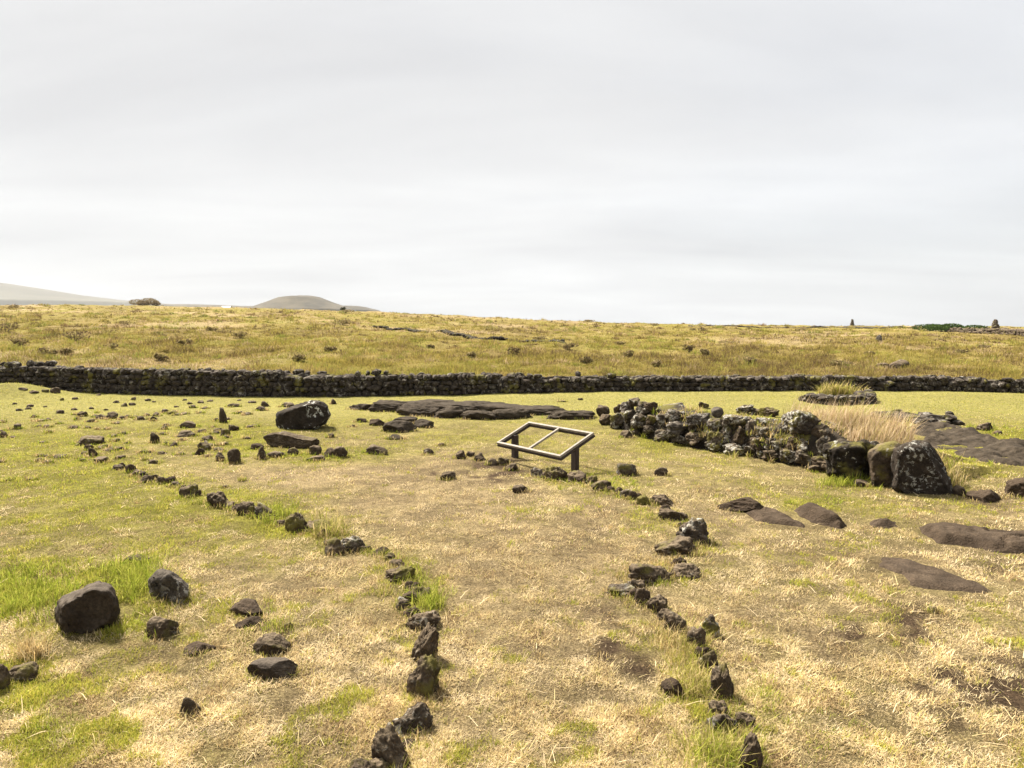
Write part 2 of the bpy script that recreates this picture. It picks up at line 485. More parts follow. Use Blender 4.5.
SPEC_R = {8: 'largest dark domed kerb stone in the right row', 9: 'dark kerb stone leaning against the largest domed one', 11: 'rounded black stone with a pale patch on top in the right row',
          19: 'tall upright kerb stone with pointed top in the right row', 20: 'short brown stump-like stone ringed by bent straw, right row', 22: 'kerb stone overgrown with green at the near end of right row',
          1: 'biggest of the stones under the sign frame', 2: 'pointed stone at the foot of the near sign post', 0: 'small dark stone left of the biggest one under the sign'}
for row, spec, side in ((KERB_L, SPEC_L, 'left'), (KERB_R, SPEC_R, 'right')):
    n = len(row)
    for i, b in enumerate(row):
        if b[3] < 600: b = (b[0] - .09 * (b[2] - b[0]), b[1], b[2] + .09 * (b[2] - b[0]), b[3])
        tall = (b[3] - b[1]) > 1.15 * (b[2] - b[0])
        near = b[3] > 600
        o = fit_rock('kerb_stone', b, M_BASALT if i % 4 else M_BASALT_L, rough=1.6, cuts=7, pit=1.3, power=2.5, dr=.95 if tall else .8, sink=.44, tilt=float(rng.uniform(-.25, .25)))
        lab = spec.get(i) or f'rough dark kerb stone, {ORD[i]} from the far end of the {side} path edge row'
        tag(o, lab, 'stone', 'rough stones edging the path')

for row, side in ((KERB_L, 'left'), (KERB_R, 'right')):
    for a, b in zip(row[:-1], row[1:]):
        ax_, ay_, bx_, by_ = (a[0] + a[2]) / 2, a[3] - 2, (b[0] + b[2]) / 2, b[3] - 2
        gap = math.hypot(bx_ - ax_, by_ - ay_)
        sz = .085 * (ay_ - HORIZ) * .55 + 3
        for q in range(int(gap / (sz * 1.05))):
            u = (q + 1) / (int(gap / (sz * 1.05)) + 1)
            cx_, cy_ = ax_ + u * (bx_ - ax_) + rng.normal() * 2, ay_ + u * (by_ - ay_) + rng.normal() * 1.2
            w_ = sz * rng.uniform(.8, 1.4); h_ = w_ * rng.uniform(.5, .75)
            tag(fit_rock('kerb_stone', (cx_ - w_ / 2, cy_ - h_, cx_ + w_ / 2, cy_), [M_BASALT, M_BROWN][int(rng.integers(0, 2))], rough=1.9, cuts=6, sink=.5),
                f'small half-buried rough stone between the larger kerb stones of the {side} row', 'stone', f'small filler stones of the {side} kerb row')

# ================================================================== stones of the near left corner
def stone(name, box, mat, label, group=None, cat='stone', **k):
    return tag(fit_rock(name, box, mat, **k), label, cat, group)

def gdist(px, py): return float(project(at(px, py))[2])
tag(hull_rock('boulder', [(52, 612), (57, 600), (76, 590), (97, 580.5), (112, 583), (121, 597), (122, 613), (117, 625), (104, 633), (82, 641), (62, 641), (53, 628)], gdist(88, 634) - .02, .62, M_SMOOTH, 61, at(88, 626), amp=.045, soft=8, edge=.025),
    'large smooth brown boulder in green grass, near left corner', 'boulder')
g = at(88, 626); FOOT.append((g[0], g[1] + .2, .26, .24, 0)); ROCKS.append((g[0], g[1] + .2, .27, .27, .2))
tag(hull_rock('field_stone', [(149, 579), (157, 571), (171, 570.5), (178, 575), (187, 584), (189, 597), (182, 606), (165, 610), (152, 603)], gdist(168, 604), .42, M_GREY, 63, at(168, 600), amp=.05, soft=4, edge=.025),
    'pale grey crusted stone in green tufts behind the smooth boulder', 'stone')
g = at(168, 600); FOOT.append((g[0], g[1] + .15, .14, .14, 0)); ROCKS.append((g[0], g[1] + .15, .17, .17, .2))
stone('field_stone', (145, 616, 179, 639), M_BASALT, 'dark oval stone just right of the large smooth boulder', seed=78, rough=.8, sink=.36)
stone('field_stone', (183, 641, 216, 657), M_BROWN, 'low flat grey-brown stone in dry grass below the dark oval stone', seed=79, rough=.7, sink=.35)
stone('field_stone', (229, 598, 263, 617), M_BROWN, 'dull brown dome-shaped stone lying alone in straw', seed=80, rough=.6, sink=.35)
stone('field_stone', (235, 616, 264, 629), M_BROWN, 'flat brown stone almost buried below the brown dome', seed=87, rough=.5, sink=.45)
stone('field_stone', (253, 632, 291, 657), M_BASALT, 'dark stone with a bent straw, upper one of the pair', seed=81, rough=.9, sink=.4)
stone('field_stone', (247, 657, 298, 681), M_SMOOTH, 'smooth loaf-shaped stone, lower one of the pair', seed=82, rough=.4, power=2.9, pit=.3, sink=.3, dr=.55)
stone('field_stone', (180, 697, 202, 717), M_BASALT, 'small dark round stone alone in straw near the bottom', seed=83, rough=.9, sink=.36)
stone('field_stone', (4, 661, 39, 684), M_BASALT, 'dark stone under a dry tuft at the left picture edge', seed=84, rough=.8, sink=.4)
stone('field_stone', (-18, 662, 11, 694), M_BASALT, 'dark stone cut by the left picture edge beside the tuft', seed=85, rough=.9, sink=.4)
stone('field_stone', (121, 554, 150, 564), M_BROWN, 'flat brown stone in turf behind the grey crusted stone', seed=86, rough=.6, sink=.4)
stone('field_stone', (283, 622, 293, 630), M_BASALT, 'tiny dark stone just above the pair of stones', seed=88, rough=.9, sink=.42)
stone('field_stone', (660, 677, 684, 697), M_BROWN, 'wedge of brown stone inside the path near the right row', seed=89, rough=1.0, sink=.42)

# ================================================================== big boulder and mound group in the middle distance
tag(hull_rock('boulder', [(275, 420), (277, 412), (290, 406), (308, 401), (320, 399), (328, 405), (331, 416), (327, 424), (318, 428), (300, 432), (285, 434), (277, 428)], gdist(302, 430), .8, M_BIGL, 62, at(302, 427), amp=.05, soft=6, edge=.04),
    'large black boulder with white lichen blotches', 'boulder')
g = at(302, 427); FOOT.append((g[0], g[1] + .3, .5, .3, 0)); ROCKS.append((g[0], g[1] + .3, .55, .35, .3))
stone('boulder', (263, 431, 320, 449), M_BASALT, 'low broad rock with grassy crown in front of the lichened boulder', cat='boulder', seed=906, rough=.9, sink=.35, power=3, dr=.6)
for i, (b, t) in enumerate([((258, 446, 266, 459), 'left end'), ((266, 451, 286, 458), 'second from left'), ((287, 447, 299, 455), 'third from left'), ((306, 455, 325, 461), 'flattest, lying lowest'),
                            ((309, 445, 322, 455), 'middle'), ((323, 447, 336, 457), 'second from right'), ((333, 446, 348, 458), 'right end')]):
    stone('field_stone', b, M_BASALT, f'dark stone at the foot of the low broad rock, {t}', 'stones at the foot of the broad rock', seed=920 + i, rough=1.1, sink=.4)
stone('field_stone', (366, 444, 388, 455), M_BASALT, 'dark split stone right of the stone row below the lichened boulder', seed=941, rough=1.3)
stone('field_stone', (369, 418.5, 385, 426), M_BROWN, 'small pointed brown rock right of the lichened boulder', seed=942, sink=.35)
stone('field_stone', (356, 418, 367, 422.5), M_BROWN, 'small flat rock between boulder and pointed brown rock', seed=943, sink=.4)
stone('field_stone', (280, 402, 296, 407.5), M_BASALT, 'flat dark rock behind the lichened boulder', seed=944, sink=.4)
stone('lava_rock', (382, 420, 417, 433), M_SHEET, 'low humped lava rock between the lichened boulder and the sign frame', cat='rock', seed=951, rough=.8, sink=.4, dr=.7)
stone('lava_rock', (390, 416, 418, 424), M_SHEET, 'smaller lava rock rising behind the low humped one', cat='rock', seed=952, rough=.8, sink=.4)
stone('lava_rock', (414, 418.5, 434, 428), M_SHEET, 'broken lava rock at the right end of the humped pair', cat='rock', seed=953, rough=1.1, sink=.4)
stone('lava_rock', (386, 434, 404, 440), M_SHEET, 'thin flat rock below the humped lava rock', cat='rock', seed=954, rough=.7, sink=.45)

SIGNROW = [(423, 448, 434, 455), (455, 450, 466, 459), (466, 451, 475, 457), (474, 452, 486, 461), (440, 471, 456, 480), (495, 457, 509, 465), (505, 463, 518, 471), (512, 484, 528, 493), (488, 458, 497, 465)]
for i, b in enumerate(SIGNROW):
    stone('field_stone', b, M_BASALT, ['lone dark stone well left of the sign frame', 'left one of two dark stones near the sign frame', 'pebble-sized stone between two dark stones left of the sign',
          'rounded black stone nearest to the sign frame corner', 'dark crumbly stone lying in the path below the stone pair', 'small stone in bare earth by the far sign post',
          'stone at the foot of the far sign post', 'small dark stone on the path below the sign frame', 'little dark stone at the edge of the bare earth'][i], 'small stones left of the sign frame', seed=960 + i, rough=1.2, sink=.4)
for i, b in enumerate([(616, 463, 637, 476), (654, 467, 668, 476)]):
    stone('field_stone', b, M_BASALT_L if i == 0 else M_BASALT, ['flat grassy stone right of the near sign post', 'small dark stone between the sign and ruined wall'][i], seed=980 + i, sink=.35)
stone('field_stone', (596, 404.5, 610, 417), M_BASALT, 'squat dark stone standing alone left of the ruined wall', seed=985, rough=1.0, sink=.15, power=3.2)
stone('field_stone', (631, 428, 641, 436), M_BASALT, 'upper one of two dark stones fallen in front of the ruin', seed=986, rough=1.1)
stone('field_stone', (620, 430, 633, 438), M_BASALT, 'lower one of two dark stones fallen in front of the ruin', seed=987, rough=1.1)
stone('field_stone', (808, 465, 822, 472.5), M_BASALT, 'stone lying in grass below the right end of the rubble', seed=988, sink=.35)
stone('field_stone', (853, 479, 871, 487), M_BASALT, 'flat stone in the green grass below the leaning slab', seed=989, sink=.4)
stone('field_stone', (951, 485, 966, 496), M_BASALT, 'small dark stone right of the large lichened block', seed=990, sink=.42)

# scattered stones on the turf, left
SCAT = [(10, 389, 19, 393), (28, 390, 37, 394), (41, 389, 48, 393), (50, 386, 60, 393), (60, 397, 64, 400.5), (72, 396.5, 78, 399.5), (96, 393, 101, 395.5), (131, 396, 136, 400), (121, 402, 127.5, 406.5), (89, 406, 94, 409), (25, 406, 32, 409.5),
        (16, 408, 23, 411), (12, 402, 17, 404.5), (56, 409, 64, 413.5), (78, 410, 88.5, 416.5), (87, 418, 96, 422.5), (96, 413, 108, 419.5), (106, 410, 118, 418.5), (119, 415, 125.5, 419.5),
        (125, 414, 131, 417.5), (135.5, 416, 141, 419.5), (31.5, 414, 37, 417.5), (35.5, 418, 47, 421.5), (0, 419, 5, 422.5), (14, 422, 21, 429), (33.5, 424, 42, 427.5), (57, 421, 62, 424),
        (97, 427, 101, 429.5), (104, 427, 109, 429.5), (0, 430, 8, 437), (111, 433, 117, 437), (53, 453, 67, 458.5), (78, 454.5, 83, 458.5), (29, 477, 35, 480.5), (5, 478, 12, 481),
        (145, 398, 151, 401), (207, 399, 213, 401.5), (161, 408, 168, 412.5), (167, 410, 177, 414.5), (180, 411.5, 188, 414.5), (137.5, 415, 145, 420), (150.5, 415, 157, 420.5), (153, 411, 160, 416),
        (174, 405, 179, 407.5), (189, 404, 196, 408), (202, 406, 208, 409), (213.5, 417, 218.5, 421), (256, 405, 265, 411), (261, 400, 269, 406.5), (248, 400, 256, 403), (161, 425, 168, 429.5),
        (211, 430, 219, 434), (179, 437, 184, 440.5), (163, 441, 168, 444.5), (170, 441.5, 177, 446), (252, 423.5, 258.5, 426.5), (328, 432, 334, 437.5), (331, 397.5, 336, 404), (228, 402.5, 239, 407.5),
        (222, 484, 230, 488), (240, 478, 244, 481), (144, 412.5, 150, 416), (198, 411, 203, 413.5), (233, 411, 238, 413.5), (245, 436, 251, 439), (560, 400, 566, 402), (578, 397.5, 583, 400), (438, 442, 444, 446), (350, 424, 355, 427)]
for _ in range(70):
    qx, qy = rng.uniform(-10, 260), rng.uniform(396, 462)
    w_ = rng.uniform(4, 8.5) * (qy - HORIZ) / 95
    SCAT.append((qx, qy, qx + w_, qy + w_ * .5))
for b in SCAT:
    b = (b[0] - .06 * (b[2] - b[0]), b[1] + .15 * (b[3] - b[1]), b[2] + .06 * (b[2] - b[0]), b[3])
    tag(fit_rock('scattered_stone', b, M_BASALT, rough=1.4, sink=.46, cuts=7), 'small dark stone scattered on the yellow-green turf', 'stone', 'small stones scattered over the turf')
for i, (b, t) in enumerate([((75, 435, 106, 446), 'long flat dark ledge at the far start of the left row'), ((84, 444, 94, 451), 'upper small stone below the flat dark ledge'), ((88, 447.5, 98, 457), 'lower small stone below the flat dark ledge'),
                            ((93, 456, 109, 463), 'flat dark stone between the ledge and the left kerb row'), ((150, 432, 160, 443), 'upright dark stone on the turf right of the ledge'), ((179, 420.5, 196, 428), 'broad dark stone, far one of two parallel'),
                            ((176, 430, 196, 437), 'broad flat dark stone, near one of two parallel'), ((219, 407, 227, 420), 'tall narrow stone standing on the far turf'), ((228, 424.5, 239.5, 431), 'dark pointed stone right of the parallel pair'),
                            ((220, 428.5, 231, 436), 'rounded stone touching the dark pointed one'), ((201, 435, 214, 441), 'flat stone on top edge of the small stone group'), ((197, 440, 213, 449.5), 'dark block in the middle of the small stone group'),
                            ((195, 448, 205, 455), 'brown stone at the lower end of the small group'), ((215, 451.5, 225.5, 461), 'blocky stone left of the upright rounded one'), ((227, 448, 241, 464), 'upright rounded stone with grassy foot beside the track'),
                            ((250, 443, 265, 450), 'flat pale-topped stone left of the broad rock'), ((257, 449, 266, 459), 'dark stone under the flat pale-topped one')]):
    stone('field_stone', b, M_BASALT if i not in (12, 15) else M_BROWN, t, 'larger stones on the far turf', seed=1200 + i, rough=1.1, sink=.4)

# right-hand rocks
stone('lava_rock', (716, 497, 764, 512), M_BROWN, 'low dark rock hump with a green tuft, right of the kerb row', cat='rock', seed=1301, rough=.7, sink=.42, dr=.6)
pass
pass
stone('lava_rock', (1004, 477, 1060, 499), M_BROWN, 'brown rock hump cut by the right picture edge', cat='rock', seed=1304, rough=.7, sink=.4)
stone('lava_rock', (966, 489, 1002, 503), M_BROWN, 'low reddish crumbly rock right of the lichened block', cat='rock', seed=1305, rough=1.0, sink=.5)
stone('field_stone', (976, 422, 993, 431), M_BASALT, 'dark jagged stone beyond the lava pavement', seed=1306, rough=1.4, sink=.36)
stone('field_stone', (994, 430, 1003, 435), M_BASALT, 'small dark stone in bright green grass beyond the lava pavement', seed=1307, rough=1.2)
stone('field_stone', (928, 606, 937, 613), M_BASALT, 'tiny dark stone in straw below the brown lava patch', seed=1308)

ledge = empty('lava_ledge', tuple(at(470, 414)), 'long low dark lava ledge in front of the boundary wall', 'rock')
for i, b in enumerate([(349, 403.5, 384, 410.5), (368, 399.5, 428, 412.5), (396, 401.5, 448, 417), (430, 400.5, 506, 412), (424, 405, 482, 418.5), (468, 403, 542, 412.5), (490, 408, 532, 419.5), (512, 406.5, 574, 415.5), (546, 410, 596, 419.5), (460, 410, 500, 420), (404, 399, 470, 406), (520, 405, 560, 411)]):
    fit_rock('ledge_block', b, M_SHEET, seed=7000 + i, rough=1.2, cuts=6, power=3.4, sink=.4, dr=.55, sub=5, pit=1.5, parent=ledge)
tag(slab('lava_pavement', [(905, 425), (945, 422), (965, 427), (985, 434), (1005, 441), (1040, 443), (1150, 450), (1150, 474), (1024, 467), (985, 463), (958, 457), (948, 450), (920, 448), (914, 442), (925, 437), (905, 432)], .07, M_SHEET, edge=.25, rough=.12, res=.04, seed=4),
    'wide flat sheet of bare dark lava, far right beyond the lichened block', 'rock')
tag(slab('lava_patch', [(868, 566), (880, 557), (905, 558), (940, 567), (975, 579), (1009, 596), (1000, 600), (960, 595), (930, 591), (905, 586), (893, 578)], .05, M_BROWN, edge=.12, rough=.03, res=.022, seed=5),
    'flat brown lava patch lying bare in the straw, nearest right', 'rock')
tag(slab('lava_ledge', [(913, 527), (950, 528), (985, 532), (1024, 535), (1075, 540), (1075, 557), (1000, 553), (965, 546), (940, 544), (920, 536)], .11, M_BROWN, edge=.14, rough=.06, res=.028, seed=6),
    'long low brown rock ledge running out at the right edge', 'rock')
tag(slab('lava_rock', [(788, 510), (803, 508), (826, 511), (845, 520), (851, 527), (843, 532), (825, 528), (805, 523)], .15, M_BROWN, edge=.22, rough=.03, res=.022, seed=14), 'smooth dark rock hump sloping down to a pointed end', 'rock')
tag(slab('lava_rock', [(855, 520), (870, 518), (890, 521), (899, 527), (888, 530), (868, 528)], .09, M_BROWN, edge=.2, rough=.05, res=.022, seed=15), 'low cracked brown rock between the smooth hump and long ledge', 'rock')
tag(slab('lava_patch', [(742, 512), (765, 509), (790, 514), (813, 528), (805, 531), (770, 526), (750, 522)], .07, M_BROWN, edge=.12, rough=.07, res=.026, seed=8),
    'reddish brown flat rock between the two dark humps', 'rock')
# ================================================================== the ruined wall
ruin = empty('ruined_stone_wall', tuple(at(725, 453)), 'tumbled low wall of lichened dark rubble with grass on top', 'stone wall')
RS = [(614, 404, 622, 413), (621, 401, 634, 414.5), (629, 397.5, 640, 406), (637, 401, 652, 413), (645, 402, 657, 411), (611, 413, 625, 428), (622, 409, 635, 421), (632, 413, 648, 427), (647, 415, 660, 427), (657, 414, 667, 430),
      (661, 402.5, 683, 411), (667, 409, 689, 421), (668, 419.5, 691, 436), (672, 434, 690, 443), (688, 413, 710, 425), (688, 422.5, 702, 433), (687, 431, 707, 444), (711, 406.5, 724, 418), (708, 418.5, 725, 433), (708, 431, 723, 449),
      (699, 402, 708.5, 408.5), (676, 404, 685, 408.5), (724, 414.5, 749, 428.5), (719, 425, 734, 443), (731, 426.5, 748, 444.5), (746, 419.5, 757, 439), (755, 417.5, 769, 425), (754, 425, 772, 438), (749, 436.5, 767, 451),
      (764, 437, 777, 449), (777, 423, 792, 439), (791, 425, 805, 438), (787, 436, 802, 449.5), (798, 436.5, 818, 450.5), (780, 447.5, 797, 461), (796, 449, 815, 464), (763, 449, 783, 460), (745, 445.5, 758, 454), (784, 410, 818, 432),
      (797, 418.5, 816, 429), (811, 423.5, 829, 438), (817, 436, 831, 458), (737, 404.5, 753, 413.5), (751, 407.5, 763, 414.5), (760, 407, 778, 416.5), (706, 437, 724, 450), (644, 425, 656, 433), (770, 438, 788, 451), (600, 414, 612, 424), (655, 428, 670, 441),
      (724, 441, 746, 454), (757, 450, 766, 458), (813, 456, 832, 470)]
bx = [p[0] for p in RUIN_BASE]; by = [p[1] for p in RUIN_BASE]
for i, b in enumerate(RS):
    pc, pm = (b[0] + b[2]) / 2, (b[1] + b[3]) / 2
    yb = np.interp(pc, bx, by)
    d0 = CAM_H * F_PX / (yb - HORIZ)
    up = max(yb - b[3], 0) * d0 / F_PX
    dep = d0 + .12 + .55 * up
    if i in (20, 21, 42, 43, 44, 10): dep = float(project(at_march(pc, b[3]))[2])
    pale = i in (1, 12, 14, 17, 29)
    if i != 17: b = (b[0] - .10 * (b[2] - b[0]), b[1] - .03 * (b[3] - b[1]), b[2] + .10 * (b[2] - b[0]), b[3] + .14 * (b[3] - b[1]))
    o = fit_rock('stone', b, M_GREY if pale else (M_RUIN if i % 4 else M_BASALT), seed=3000 + i, tilt=float(rng.uniform(-.22, .22)), rough=1.7 if i != 17 else .35, cuts=6 if i != 17 else 8, power=4.2 if i != 17 else 2.4, dr=.9, depth=dep, parent=ruin, sub=5 if b[2] - b[0] > 14 else 4)
    if pale and i == 17: o['label'] = 'smooth pale round stone'
# the rubble that fills it
nS, nR = 90, 22
t = np.linspace(0.02, 7.6, nS)
BX = np.interp(t, range(len(RUIN_XY)), [p[0] for p in RUIN_XY]); BY = np.interp(t, range(len(RUIN_XY)), [p[1] for p in RUIN_XY])
Hh = np.interp(t, [0, .4, 1, 2, 3, 4, 5, 6, 7, 7.6], [.2, .45, .62, .6, .55, .56, .58, .64, .3, .08])
dirx, diry = np.gradient(BX), np.gradient(BY); ln = np.hypot(dirx, diry); nxv, nyv = -diry / ln, dirx / ln
sg = np.sign(nyv); nxv *= sg; nyv *= sg
prof = [(.06, -.15), (.08, .3), (.15, .62), (.27, .85), (.5, .97), (.75, 1.0), (1.0, .93), (1.25, .72), (1.5, .35), (1.65, -.1)]
pu = np.interp(np.linspace(0, 9, nR), range(10), [p[0] for p in prof]); pv = np.interp(np.linspace(0, 9, nR), range(10), [p[1] for p in prof])
V = np.stack([BX[:, None] + nxv[:, None] * pu, BY[:, None] + nyv[:, None] * pu, Hh[:, None] * pv], -1).reshape(-1, 3)
V[:, 2] += .10 * fbm3(V, 3.2, 71, 3) + .05 * fbm3(V, 9, 74, 2); V[:, 1] += .08 * fbm3(V, 4, 72, 3); V[:, 0] += .06 * fbm3(V, 4, 73, 3)
I = np.arange(nS * nR).reshape(nS, nR)
F = np.stack([I[:-1, :-1], I[1:, :-1], I[1:, 1:], I[:-1, 1:]], -1).reshape(-1, 4)
link('rubble_core', mesh_np('rubble_core', V - np.array(ruin.location[:]), F), M_RUBBLE, ruin)
CORE_V = V.reshape(nS, nR, 3).copy()
CORE_POLY = [(float(BX[i] + .1 * nxv[i]), float(BY[i] + .1 * nyv[i])) for i in range(0, nS, 6)] + [(float(BX[i] + .62 * nxv[i]), float(BY[i] + .62 * nyv[i])) for i in range(nS - 1, -1, -6)]
SLABS.append(CORE_POLY)

dsl = CAM_H * F_PX / (np.interp(862, bx, by) - HORIZ)
tag(hull_rock('fallen_slab', [(824, 448), (840, 442), (872, 449), (912, 450), (922, 494), (875, 488), (842, 484), (828, 474)], dsl, .5, M_RUBBLE, 51, at(862, 480), amp=.09), 'long dark slab leaning at the foot of the tall dry grass', 'rock')
dsl = CAM_H * F_PX / (493 - HORIZ)
tag(hull_rock('boulder', [(892, 449), (902, 442), (916, 440), (926, 444), (935, 457), (947, 480), (956, 502), (950, 508), (925, 507), (903, 500), (890, 487)], dsl, .6, M_BLOCK, 52, at(925, 494), amp=.06, soft=1), 'large angular black block with white lichen at the end of ruined wall', 'boulder')
tag(hull_rock('boulder', [(868, 452), (880, 445), (896, 444), (908, 456), (910, 494), (890, 496), (872, 488)], CAM_H * F_PX / (486 - HORIZ), .5, M_BASALT, 53, at(889, 486), amp=.06), 'brown rounded boulder wedged between the dark slab and the lichened block', 'boulder')
for (a, b_, w) in ((862, 480, 1.0), (924, 492, .75)):
    g = at(a, b_); FOOT.append((g[0], g[1] + .3, w * .5, .3, -.4))

# ================================================================== stone enclosure and low row behind the tall grass
def row_wall(name, label, base, tops, th, seed, mat, course=.17, cat='stone wall', stw=(.14, .34), n=2, open_parts=True):
    """a dry-stone wall: interlocked stones over a filled core, following the ground"""
    P = [at(*p) for p in base]
    Hs = [max((p[1] - q) * (project(g)[2]) / F_PX, .12) for p, q, g in zip(base, tops, P)]
    X = np.array([p[0] for p in P]); Y = np.array([p[1] for p in P])
    s = np.concatenate([[0], np.cumsum(np.hypot(np.diff(X), np.diff(Y)))])
    r = np.random.default_rng(seed)
    U0, F0 = ico(n)
    Vs, Fs, Cs, off = [], [], [], 0
    L = s[-1]
    def put(c, dims, yaw, sd):
        nonlocal off
        R = (np.abs(U0) ** 3.2).sum(1) ** (-1 / 3.2)
        rr = np.random.default_rng(sd)
        for _ in range(6):
            nn = rr.normal(size=3); nn /= np.linalg.norm(nn)
            dd = U0 @ nn; R = np.minimum(R, np.where(dd > 1e-3, rr.uniform(.7, .95) / np.maximum(dd, 1e-3), 9))
        U = U0 * (R * (1 + .12 * rr.normal(size=len(U0)) * .5))[:, None] * dims
        Vs.append(U @ rotz(yaw).T + c); Fs.append(F0 + off); off += len(U0)
    maxH = max(Hs); nc = int(maxH / course) + 2
    for k in range(nc):
        for face in (0, 1):
            p = r.uniform(0, .2)
            while p < L:
                w = r.uniform(*stw); hh = course * r.uniform(.8, 1.35)
                x, y, H = np.interp(p, s, X), np.interp(p, s, Y), np.interp(p, s, Hs)
                H = H * (1 + .06 * noise2(np.array(p * 1.3), np.array(seed * 1.0), seed)) 
                z = k * course + course * .4
                if z + course * .35 < H + r.uniform(-.03, .07):
                    ang = math.atan2(np.interp(p + .1, s, Y) - np.interp(p - .1, s, Y), np.interp(p + .1, s, X) - np.interp(p - .1, s, X))
                    nx_, ny_ = -math.sin(ang), math.cos(ang)
                    o_ = (th * (.5 - .22 * k / nc)) * (-1 if face == 0 else 1) + r.uniform(-.03, .03)
                    cx, cy = x + nx_ * o_, y + ny_ * o_
                    put(np.array([cx, cy, float(terrain(x, y)) + z + r.uniform(-.03, .03)]), np.array([w * .56, .17 * r.uniform(.8, 1.2), hh * .60]), ang + r.uniform(-.2, .2), int(r.integers(1, 10 ** 6)))
                p += w * .9
    # fill between the two faces
    m = max(int(L / .2), 6); pp = np.linspace(0.05, L - .05, m)
    cx, cy, H = np.interp(pp, s, X), np.interp(pp, s, Y), np.interp(pp, s, Hs)
    tx, ty = np.gradient(cx), np.gradient(cy); ln = np.hypot(tx, ty); nx_, ny_ = -ty / ln, tx / ln
    gz = terrain(cx, cy)
    ring = [(-.42, -.2), (-.38, .55), (-.22, .88), (0, .93), (.22, .88), (.38, .55), (.42, -.2)]
    V = np.stack([np.stack([cx + nx_ * th * a, cy + ny_ * th * a, gz + np.where(b > 0, H * b, b)], -1) for a, b in ring], 1)
    V = V + .03 * rng.normal(size=V.shape)
    I = np.arange(m * 7).reshape(m, 7)
    q = np.stack([I[:-1, :-1], I[1:, :-1], I[1:, 1:], I[:-1, 1:]], -1).reshape(-1, 4)
    tri = np.vstack([q[:, [0, 1, 2]], q[:, [0, 2, 3]]])
    Vs.append(V.reshape(-1, 3)); Fs.append(tri + off)
    V = np.vstack(Vs); F = np.vstack(Fs)
    mid = len(P) // 2
    loc = np.array([X[mid], Y[mid], float(terrain(X[mid], Y[mid]))])
    o = link(name, mesh_np(name, V - loc, F, smooth=False), mat, None, tuple(loc))
    return tag(o, label, cat)

WALL_BASE = [(-330, 386), (-150, 388), (0, 391), (120, 393), (250, 395.5), (400, 394.5), (500, 392.5), (620, 390.5), (750, 390), (850, 390), (940, 390), (1024, 392), (1180, 395), (1350, 399)]
WALL_TOP = [362, 363, 364.5, 368, 371, 374, 375, 374.5, 375.5, 376.5, 376.5, 379.5, 383, 386]
M_WALL = rock_material('dry_stone', (.010, .008, .007), (.042, .034, .028), (.12, .10, .082), lichen=.35, lich_col=(.24, .22, .185), moss=.12, bump=.7, topamt=.35)
row_wall('dry_stone_wall', 'long dark dry-stone boundary wall crossing the whole field', WALL_BASE, WALL_TOP, .5, 5, M_WALL)
WALL_XY = [tuple(at(*p)[:2]) for p in WALL_BASE]

enc = row_wall('stone_enclosure', 'small stone planting ring holding a yellow-green tuft', [(807, 400), (820, 403.5), (842, 404.5), (865, 403), (864, 397)], [394.5, 394, 395.5, 393.5, 392], .3, 9, M_WALL, course=.13, stw=(.12, .26), cat='stone ring')
row_wall('stone_row', 'low tumbled stone row behind the tall dry grass', [(872, 416), (893, 419), (915, 422), (935, 423.5), (954, 423.5)], [411, 411, 413.5, 414.5, 416], .4, 10, M_WALL, course=.13, stw=(.14, .3), cat='stone row')
row_wall('field_wall', 'low distant field wall running as a dark line across the grassy slope', [(376, 328), (410, 331), (450, 334.5), (490, 339.5), (530, 342.5), (565, 344.5)], [326.0, 328.8, 332.3, 337.2, 340.6, 342.9], .6, 11, M_RUBBLE, course=.25, stw=(.3, .7), n=1)

# ================================================================== sign frame
gl, gr = at(515, 457.5), at(575, 471.5)
ax = gr - gl; wid = float(np.hypot(ax[0], ax[1])); ax_ang = math.atan2(ax[1], ax[0])
mid = (gl + gr) / 2
sign = empty('sign_stand', (float(mid[0]), float(mid[1]), float(min(gl[2], gr[2]))), 'empty weathered timber sign frame with two openings on short posts', 'sign stand')
sign.rotation_euler = (0, 0, ax_ang)
LEG_H = .40
def box_bm(bm, c, d, rot=None, bev=.006):
    g = bmesh.ops.create_cube(bm, size=1)
    for v in g['verts']:
        p = np.array(v.co[:]) * d
        if rot is not None: p = rot @ p
        v.co = p + np.array(c)
    es = list({e for v in g['verts'] for e in v.link_edges})
    bmesh.ops.bevel(bm, geom=es, offset=bev, segments=2, affect='EDGES', profile=.5)
def bm_obj(name, fn, mat, parent):
    bm = bmesh.new(); fn(bm); me = bpy.data.meshes.new(name); bm.to_mesh(me); bm.free()
    return link(name, me, mat, parent)
TILT = math.radians(23)
RX = np.array([[1, 0, 0], [0, math.cos(TILT), -math.sin(TILT)], [0, math.sin(TILT), math.cos(TILT)]])
hw, hd = wid / 2 + .03, .37
def tl(x, y, z): return RX @ np.array([x, y, z]) + np.array([0, 0, LEG_H + .035])
ga = lambda x: x
for s_ in (-1, 1):
    bm_obj('leg', lambda bm: box_bm(bm, (s_ * wid / 2, 0, LEG_H / 2 - .06), (.10, .09, LEG_H + .12)), M_WOOD_DARK, sign)
    bm_obj('side_rail', lambda bm: box_bm(bm, tl(s_ * hw, 0, 0), (.044, 2 * hd - .046, .04), RX), M_WOOD_PALE, sign)
    bm_obj('side_bearer', lambda bm: box_bm(bm, tl(s_ * hw, 0, -.046), (.05, 2 * hd - .03, .036), RX), M_WOOD_DARK, sign)
    bm_obj('long_rail', lambda bm: box_bm(bm, tl(0, s_ * hd, 0), (2 * hw + .046, .044, .04), RX), M_WOOD_PALE, sign)
    bm_obj('long_bearer', lambda bm: box_bm(bm, tl(0, s_ * hd, -.046), (2 * hw + .05, .05, .036), RX), M_WOOD_DARK, sign)
